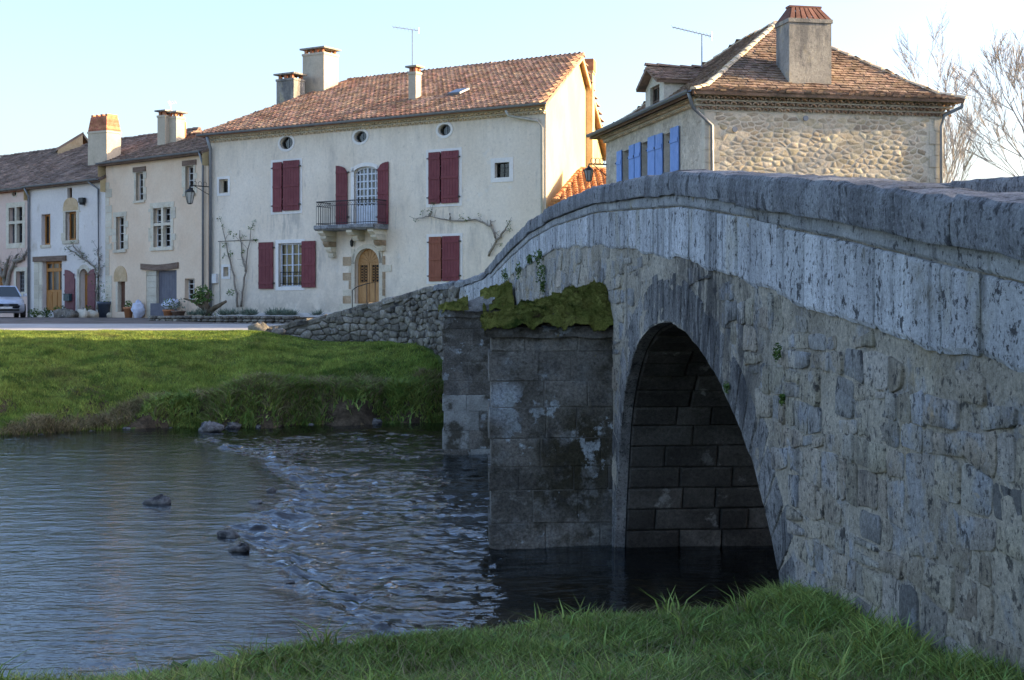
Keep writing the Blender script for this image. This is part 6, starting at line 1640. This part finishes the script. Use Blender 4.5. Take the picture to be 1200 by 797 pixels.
# dormer
def L3(a, d, z): p = FL1.pt(a, z, -d); return p
da0, da1 = FL1.px(757, 95)[0], FL1.px(783, 90)[0]
slope = (l3.z-e3.z)
da0, da1 = 2.6, 4.3; dz0, dz1, dzr = ZR+.35, ZR+1.15, ZR+1.62; dd0, dd1 = .45, 3.2
DF = Frame(FL1.pt(da0, 0, -dd0).to_2d(), FL1.u.to_2d())
W_ = da1-da0
wall('dormer_front', DF, W_, ZR-.2, dz1, [(.45, W_-.4, dz0-.1, dz1-.08)], 'rmortar', sh, .15)
window(DF, (.45, W_-.4, dz0-.1, dz1-.08), sh, 2, 2, -.1, 'timber', leafs=1)
mb = MB()
for a in (0, W_): mb.add([DF.pt(a, ZR-.2, 0), DF.pt(a, ZR-.2, -2.6), DF.pt(a, dz1, -2.6), DF.pt(a, dz1, 0)], [(0, 1, 2, 3)])
mb.add([DF.pt(0, dz1, 0), DF.pt(W_, dz1, 0), DF.pt(W_/2, dzr-.06, 0)], [(0, 1, 2)]); mb.build('dormer_cheek', 'rmortar', sh)
for s_ in (0, 1):
    a_e = -.15 if s_ == 0 else W_+.15; p0, p1 = DF.pt(a_e, dz1-.03, .25), DF.pt(a_e, dz1-.03, -2.9); q0, q1 = DF.pt(W_/2, dzr, .25), DF.pt(W_/2, dzr, -2.9)
    roof('dormer_roof', p1 if s_ else p0, p0 if s_ else p1, [p0, p1, q1, q0], 'tile_brown', sh, 'flat', .17, .18, .035, seed=70+s_)
ridge_line(DF.pt(W_/2, dzr+.02, .25), DF.pt(W_/2, dzr+.02, -2.9), 'tile_brown', sh, .09, .32)
b = at(822.5, 78, 41.5); b.z = 7.0
t_ = at(822.5, 40, 41.5)
aerial(b, t_.z, (-1.15, -.25, .22), 12, 'zinc', 'long grey television aerial rising behind the dormer of the stone house', .2)
# lantern in the lane
pw = FL1.pt(.05, at(0, 193, RBk.y).z, .0)
lantern(at(690, 205, RBk.y-.2), .34, pw, 'street lantern on a scrolled bracket at the far corner of the stone house')
# orange roofed outbuilding in the lane
ob_ = thing('outbuilding', (3.2, 55, ZB), 'low outbuilding with a bright orange tiled roof in the lane beyond the bridge', 'outbuilding')
o0, o1, o2, o3 = at(650, 242, 51.6), at(716, 232, 51.6), at(722, 199, 56), at(681, 201.5, 56)
o0, o1 = Vector((o0.x, 51.6, 3.95)), Vector((o1.x+1.5, 51.6, 3.95)); o2, o3 = Vector((o2.x+1.5, 56, 5.5)), Vector((o3.x, 56, 5.5))
roof('roof', o0, o1, [o0, o1, o2, o3], 'tile_orange', ob_, 'canal', .24, .42, seed=81); ridge_line(o3, o2, 'tile_orange', ob_, .13, .42); ridge_line(o0, o3, 'tile_orange', ob_, .13, .42, 'hip_tile')
mb = MB(); mb.add([(o0.x+.2, 51.9, ZB), (o1.x, 51.9, ZB), (o1.x, 51.9, 4.0), (o0.x+.2, 51.9, 4.0), (o3.x+.1, 56, ZB), (o3.x+.1, 56, 5.45), (o2.x, 56, ZB), (o2.x, 56, 5.45)], [(0, 1, 2, 3), (0, 4, 5, 3), (4, 6, 7, 5), (1, 6, 7, 2)]); mb.build('wall', 'plaster_gable', ob_)

# ------------------------------------------------------------------ pots, covered plants, street clutter
def pot(c, r, h, m, lab, plant=None, leafm='leaf', ph=.4, name='plant_pot', seed=1):
    t = thing(name, c, lab, 'plant pot'); mb = MB(); mb.lathe(c, [(r*.7, 0), (r*.95, h*.8), (r*1.08, h*.82), (r*1.08, h), (r*.9, h), (r*.85, h*.9)], 12); mb.build('pot', m, t, True)
    if plant:
        r_ = random.Random(seed); lb = MB(); leafball(lb, Vector(c)+Vector((0, 0, h+ph*.4)), ph*.55, 110, .055, r_, 1.2); lb.build('leaves', leafm, t)
def grd(px_, Y): x_ = (px_-600)/F*Y; return Vector((x_, Y, gz(x_, Y)))
pot(grd(123, 66.3), .34, .75, 'glaze', 'tall blue grey pot with a bushy green plant beside the plum door', 1, ph=.95, seed=2)
pot(grd(150.5, 64.6), .22, .5, 'terracotta', 'terracotta pot left of the tall fleece covered plant', 1, ph=.3, seed=3)
pot(grd(197.5, 61.8), .24, .42, 'terracotta', 'bright terracotta pot below the drooping fleece cover', 1, ph=.5, seed=4)
pot(grd(209, 61.6), .30, .38, 'timber', 'woven basket planter right of the terracotta pot', 1, leafm='lavender', ph=.55, seed=5)
def fleece(c, R_, H_, lab, seed, lean=0.0, base_h=0):
    r_ = random.Random(seed); mb = MB(); n = 22; m_ = 16; ph = [r_.uniform(0, 6) for _ in range(4)]
    for i in range(m_+1):
        t = i/m_; prof = (math.sin(math.pi*min(1, t*.93+.07))**.55)
        for j in range(n):
            a = 2*math.pi*j/n; k = 1+.09*math.sin(4*a+ph[0]+3*t)+.07*math.sin(7*a+ph[1])*t+.05*math.sin(9*t+ph[2]+a)
            mb.v.append((c.x+R_*prof*k*math.cos(a)+lean*t, c.y+R_*prof*k*math.sin(a), c.z+base_h+H_*t))
    for i_, v_ in enumerate(mb.v):
        a_ = i_ % n/n*6.28; q_ = .16*float(fbm(a_*1.1+seed*3, i_//n*.35, 3, seed)); mb.v[i_] = (v_[0]+q_*R_*1.6*math.cos(a_), v_[1]+q_*R_*math.sin(a_), v_[2]+q_*.35*(i_//n)/m_)
    for i in range(m_):
        for j in range(n): mb.f.append((i*n+j, i*n+(j+1) % n, (i+1)*n+(j+1) % n, (i+1)*n+j))
    mb.f.append(tuple(m_*n+j for j in range(n)))
    tag(mb.build('covered_plant', 'fleece', smooth=True, base=c), lab, 'covered plant')
fleece(grd(162, 64.3), .27, .8, 'tall plant wrapped in pale lilac fleece beside the dark brown door', 1)
fleece(grd(199, 62.6), .34, .45, 'pale fleece draped over a plant in front of the grey garage door', 2, .1, .42)
for i, (px_, Y, s, lb) in enumerate([(74, 65.2, .42, 'mossy boulder nearest the glazed doors'), (84, 65.0, .36, 'rounded stone right of the mossy boulder'), (98, 65.3, .40, 'long pale stone edging the plum doorway'),
                                     (108, 65.6, .34, 'pale stone block right of the plum doorway edging'), (131, 66.3, .28, 'rough brown step stone left of the dark door'), (140, 66.2, .3, 'rough brown step stone under the dark door')]):
    c = grd(px_, Y); mb = MB(); rock_mesh(mb, (c.x, c.y, c.z+s*.35), s, s*.7, s*.62, 120+i, 12, i)
    tag(mb.build('edging_stone', 'wing' if i < 2 else 'trim', smooth=True, base=c), lb, 'stone')
for i, (px_, Y, R_, lb) in enumerate([(70, 67.5, .38, 'small green shrub below the right of the glazed doors'), (40, 69, .3, 'low green plants at the foot of the stone jamb'), (55, 68.6, .3, 'green foliage strip under the glazed doors'), (104, 66.5, .34, 'leafy plant beside the plum doorway')]):
    c = grd(px_, Y); mb = MB(); leafball(mb, c+Vector((0, 0, R_*.7)), R_, 170, .06, random.Random(i+30), .9); mb.tube([c, c+Vector((0, 0, R_))], .02, 4)
    tag(mb.build('shrub', 'leaf', base=c), lb, 'shrub')
# gnarled stump with palm-like leaves beside the downpipe
c = FA.pt(1.75, -.5, 2.0); st = thing('gnarled_shrub', c, 'gnarled dark trunk with fresh green leaves in the bed corner', 'shrub'); mb = MB()
mb.tube([c, c+Vector((.1, 0, .5)), c+Vector((-.05, 0, .9)), c+Vector((.1, 0, 1.3))], [.22, .2, .14, .08], 8); mb.tube([c+Vector((.05, 0, .5)), c+Vector((.5, -.1, .75)), c+Vector((.85, -.1, .95))], [.14, .09, .05], 7)
mb.tube([c+Vector((0, 0, .6)), c+Vector((-.5, 0, .95)), c+Vector((-.9, 0, 1.05))], [.1, .06, .03], 6); mb.build('trunk', 'bark', st, True)
lb = MB(); r_ = random.Random(44); leafball(lb, c+Vector((-.1, 0, 1.2)), .42, 200, .09, r_); leafball(lb, c+Vector((-.35, 0, 1.05)), .3, 90, .08, r_); leafball(lb, c+Vector((1.0, -.1, 1.3)), .16, 50, .05, r_); leafball(lb, c+Vector((.2, -.2, .3)), .5, 120, .05, r_, .5); lb.build('leaves', 'leaf', st)
# wisteria over the plum door and shrub at the far left
def creeper(fr, px_paths, lab, seed, r0=.06, leaf=.5, m='bark_pale'):
    r_ = random.Random(seed); P0 = fr.pt(*fr.px(*px_paths[0][0]), .1); t = thing('creeper', P0, lab, 'climbing plant'); mb = MB(); lb = MB()
    for pth in px_paths:
        P = [fr.pt(*fr.px(*q_), .12) for q_ in pth]; Q = []
        for i in range(len(P)-1):
            for k in range(4): Q.append(P[i].lerp(P[i+1], k/4)+Vector((r_.uniform(-.05, .05), r_.uniform(-.04, .04), r_.uniform(-.04, .04))))
        Q.append(P[-1]); mb.tube(Q, [max(.014, r0*(1-.7*i/len(Q))) for i in range(len(Q))], 6)
        for p in Q[2:]:
            for _ in range(2):
                d = Vector((r_.uniform(-.3, .3), r_.uniform(-.1, .1), r_.uniform(-.15, .35))); mb.tube([p, p+d], .009, 3)
                if r_.random() < leaf: leafball(lb, p+d, .1, 8, .04, r_)
    mb.build('stem', m, t, True)
    if lb.v: lb.build('leaves', 'leaf', t)
creeper(FRb, [[(117, 362), (116, 345), (118, 325), (112, 312), (100, 303), (90, 296), (84, 293)], [(118, 325), (120, 305), (117, 292)], [(100, 303), (96, 296), (88, 288)]], 'pale stemmed creeper climbing round the plum door of the white house', 9)
creeper(FRc, [[(9, 362), (10, 345), (6, 325), (1, 312), (-2, 300)], [(10, 345), (13, 320), (20, 306), (24, 298)], [(6, 325), (10, 310), (14, 300)], [(20, 306), (29, 303), (33, 295)]], 'thick bare pruned climber on the pink house behind the car', 10, .12, .15)

# ------------------------------------------------------------------ parked car
def build_car(c, head):
    h = Vector((*head, 0)).normalized(); s = Vector((-h.y, h.x, 0))         # h: forward
    t = thing('parked_car', c, 'silver blue hatchback parked by the pink house, nose towards the right', 'car')
    def W(x, y, z): return c+h*x+s*y+Vector((0, 0, z))
    st = [(2.05, .60, .42, .62, .60), (1.95, .78, .24, .70, .68), (1.5, .84, .2, .84, .74), (.95, .86, .2, .95, .78), (.35, .87, .2, 1.0, .80), (-.6, .87, .2, 1.0, .80), (-1.5, .86, .2, .98, .80), (-1.95, .82, .24, .92, .76), (-2.08, .7, .4, .8, .66)]
    mb = MB(); n = 10
    for (x, hw, zb_, zt_, sw) in st:
        for y, z in ((-hw*.9, zb_), (-hw, zb_+.12), (-hw, (zb_+zt_)/2), (-hw*.96, zt_-.1), (-sw*.8, zt_), (sw*.8, zt_), (hw*.96, zt_-.1), (hw, (zb_+zt_)/2), (hw, zb_+.12), (hw*.9, zb_)): mb.v.append(tuple(W(x, y, z)))
    for i in range(len(st)-1):
        for j in range(n): mb.f.append((i*n+j, (i+1)*n+j, (i+1)*n+(j+1) % n, i*n+(j+1) % n))
    mb.f.append(tuple(range(n))[::-1]); mb.f.append(tuple((len(st)-1)*n+j for j in range(n))); mb.build('body', 'carpaint', t, True)
    gl = MB(); cb_ = [(1.0, .72, .94), (.15, .58, 1.40), (-1.1, .58, 1.42), (-1.9, .66, .96)]
    for (x, hw, z) in cb_:
        gl.v += [tuple(W(x, -hw, z)), tuple(W(x, hw, z))]
    k = len(gl.v)
    for (x, hw, z) in ((.8, .80, .94), (-1.8, .78, .94)): gl.v += [tuple(W(x, -hw, z)), tuple(W(x, hw, z))]
    gl.f += [(0, 1, 3, 2), (2, 3, 5, 4), (4, 5, 7, 6), (0, 2, 4, 6), (1, 7, 5, 3)]
    M['carglass'] = M.get('carglass') or plain('car_glass', (.03, .04, .04), .08, 0, spec=.6); gl.build('windows', 'carglass', t)
    rf = MB(); rf.hexa([W(.12, -.56, 1.405), W(-1.12, -.56, 1.425), W(-1.12, .56, 1.425), W(.12, .56, 1.405), W(.05, -.52, 1.45), W(-1.05, -.52, 1.46), W(-1.05, .52, 1.46), W(.05, .52, 1.45)])
    for sg in (-1, 1):
        rf.tube([W(1.0, sg*.74, .95), W(.15, sg*.59, 1.41)], .035, 5); rf.tube([W(-.35, sg*.76, .95), W(-.4, sg*.59, 1.41)], .03, 5); rf.tube([W(-1.1, sg*.59, 1.42), W(-1.9, sg*.68, .96)], .05, 5)
    rf.build('roof', 'carpaint', t)
    for x in (1.32, -1.35):
        for sg in (-1, 1):
            w_ = MB(); cc = W(x, sg*.78, .31); w_.tube([cc-s*.1, cc+s*.1], .31, 18); wh = w_.build('wheel', 'tyre', t, False)
            w_ = MB(); w_.tube([cc-s*.105, cc+s*.105], .19, 10); w_.build('hub_cap', 'zinc', wh)
    for sg in (-1, 1):
        w_ = MB(); w_.hexa([W(1.93, sg*.62, .56), W(2.03, sg*.32, .56), W(1.9, sg*.32, .56), W(1.8, sg*.7, .56), W(1.88, sg*.64, .70), W(1.99, sg*.34, .68), W(1.86, sg*.34, .70), W(1.7, sg*.74, .72)]); w_.build('headlight', 'white', t)
        w_ = MB(); w_.hexa([W(.8, sg*.86, .95), W(.65, sg*.86, .95), W(.65, sg*1.02, .97), W(.78, sg*1.02, .97), W(.8, sg*.86, 1.08), W(.65, sg*.86, 1.08), W(.65, sg*1.02, 1.1), W(.78, sg*1.02, 1.1)]); w_.build('wing_mirror', 'carpaint', t)
        w_ = MB(); w_.box(type('x', (), {'pt': staticmethod(lambda a, z, ww: W(ww, a, z))}), sg*.30-.16, sg*.30+.16, .50, .56, 1.98, 2.075); w_.build('grille', 'tyre', t)
    w_ = MB(); fx = type('x', (), {'pt': staticmethod(lambda a, z, ww: W(ww, a, z))}); w_.box(fx, -.55, .55, .30, .38, 1.9, 2.06); w_.build('air_intake', 'tyre', t)
    w_ = MB(); w_.box(fx, -.26, .26, .40, .49, 2.0, 2.075); w_.build('number_plate', 'white', t)
cc = grd(8, 65.0)
build_car(Vector((cc.x-.55, cc.y+.9, cc.z+.02)), (.42, -.91))

# ------------------------------------------------------------------ bare trees
def bare_tree(name, base, H_, spread, lab, seed, depth=6, m='twig', r0=.16, trunk_f=.28):
    r_ = random.Random(seed); t = thing(name, base, lab, 'tree'); tr = MB(); cr = MB(); cnt = [0]
    def grow(p, d, L_, r, lv):
        cnt[0] += 1
        segs = 3 if lv < 3 else 2; P = [p]; q_ = p; dd = d
        for i in range(segs):
            dd = (dd+Vector((r_.uniform(-.13, .13), r_.uniform(-.13, .13), r_.uniform(-.02, .12)))).normalized(); q_ = q_+dd*L_/segs; P.append(q_)
        (tr if lv == 0 else cr).tube(P, [max(.0095, r*(1-.35*i/segs)) for i in range(segs+1)], 6 if lv < 2 else 3, False)
        if lv >= depth: return
        n = r_.choice([2, 3, 3]) if lv < depth-1 else r_.choice([3, 4])
        for k in range(n):
            ax = Vector((r_.uniform(-1, 1), r_.uniform(-1, 1), r_.uniform(-.3, .3))).normalized(); ang = spread*r_.uniform(.5, 1.25)
            nd = (Matrix.Rotation(ang, 3, ax) @ dd); nd.z = abs(nd.z)*.85+.18; nd.normalize()
            f = r_.uniform(.35, 1) if k else 1; i0 = min(segs, max(1, int(f*segs)))
            grow(P[i0], nd, L_*r_.uniform(.66, .86), r*.62, lv+1)
    grow(Vector(base), Vector((0, 0, 1)), H_*trunk_f, r0, 0)
    tr.build('trunk', 'bark', t, True); cr.build('crown', m, t)
    return t
bare_tree('bare_tree', Vector((20.9, 70, -.5)), 15.5, .36, 'bare spindly tree rising beside the right end of the stone house', 3, 8, r0=.14)
bare_tree('bare_tree', Vector((25.3, 68, -.5)), 15.5, .40, 'tall bare tree at the right edge of the picture', 21, 8, r0=.17)
bare_tree('bare_tree', Vector((23.8, 66, -.5)), 7.8, .6, 'low bushy bare tree between the two taller ones', 12, 6, r0=.1)
bare_tree('bare_tree', Vector((36.5, 104, -.5)), 11.5, .6, 'distant low bare tree just above the far parapet', 16, 6, r0=.12)

# ------------------------------------------------------------------ evergreens on the slope to the right (outside the picture; added to cast the evening shade)
def evergreen(base, H_, R_, seed, lab):
    r_ = random.Random(seed); t = thing('shade_tree', base, lab, 'tree', 'trees added out of view for shade'); tr = MB(); tr.tube([base, base+Vector((0, 0, H_*.6))], [.3, .15], 7); tr.build('trunk', 'bark', t)
    cr = MB(); b = Vector(base)
    for k in range(34):
        a = r_.uniform(0, 6.28); rad = R_*r_.random()**.6; z = H_*r_.uniform(.22, .95); rad *= 1-.5*(z/H_)**2
        leafball(cr, b+Vector((rad*math.cos(a), rad*math.sin(a), z)), R_*.42, 70, .22, r_, .8)
    cr.build('crown', 'leaf', t)
k = 0
for yy, nn in zip(range(-14, 34, 6), ('southernmost', 'second', 'third', 'fourth', 'fifth', 'sixth', 'seventh', 'northernmost')):
    x_ = 42+random.uniform(-2, 3); evergreen(Vector((x_, yy, gz(x_, yy)-.3)), random.uniform(2.6, 4.0), 3.4, 200+k, 'dense evergreen added out of view for shade, %s of its row' % nn); k += 1
for i, (x_, yy) in enumerate(((41, 38.5), (43, 43.5))):  # unseen trees added to dapple the light on the stone house
    bare_tree('bare_tree', Vector((x_, yy, gz(x_, yy)-.3)), 6.5, .6, ('spreading' if i else 'slender')+' bare tree added out of view to dapple the stone house', 60+i, 6, r0=.12)
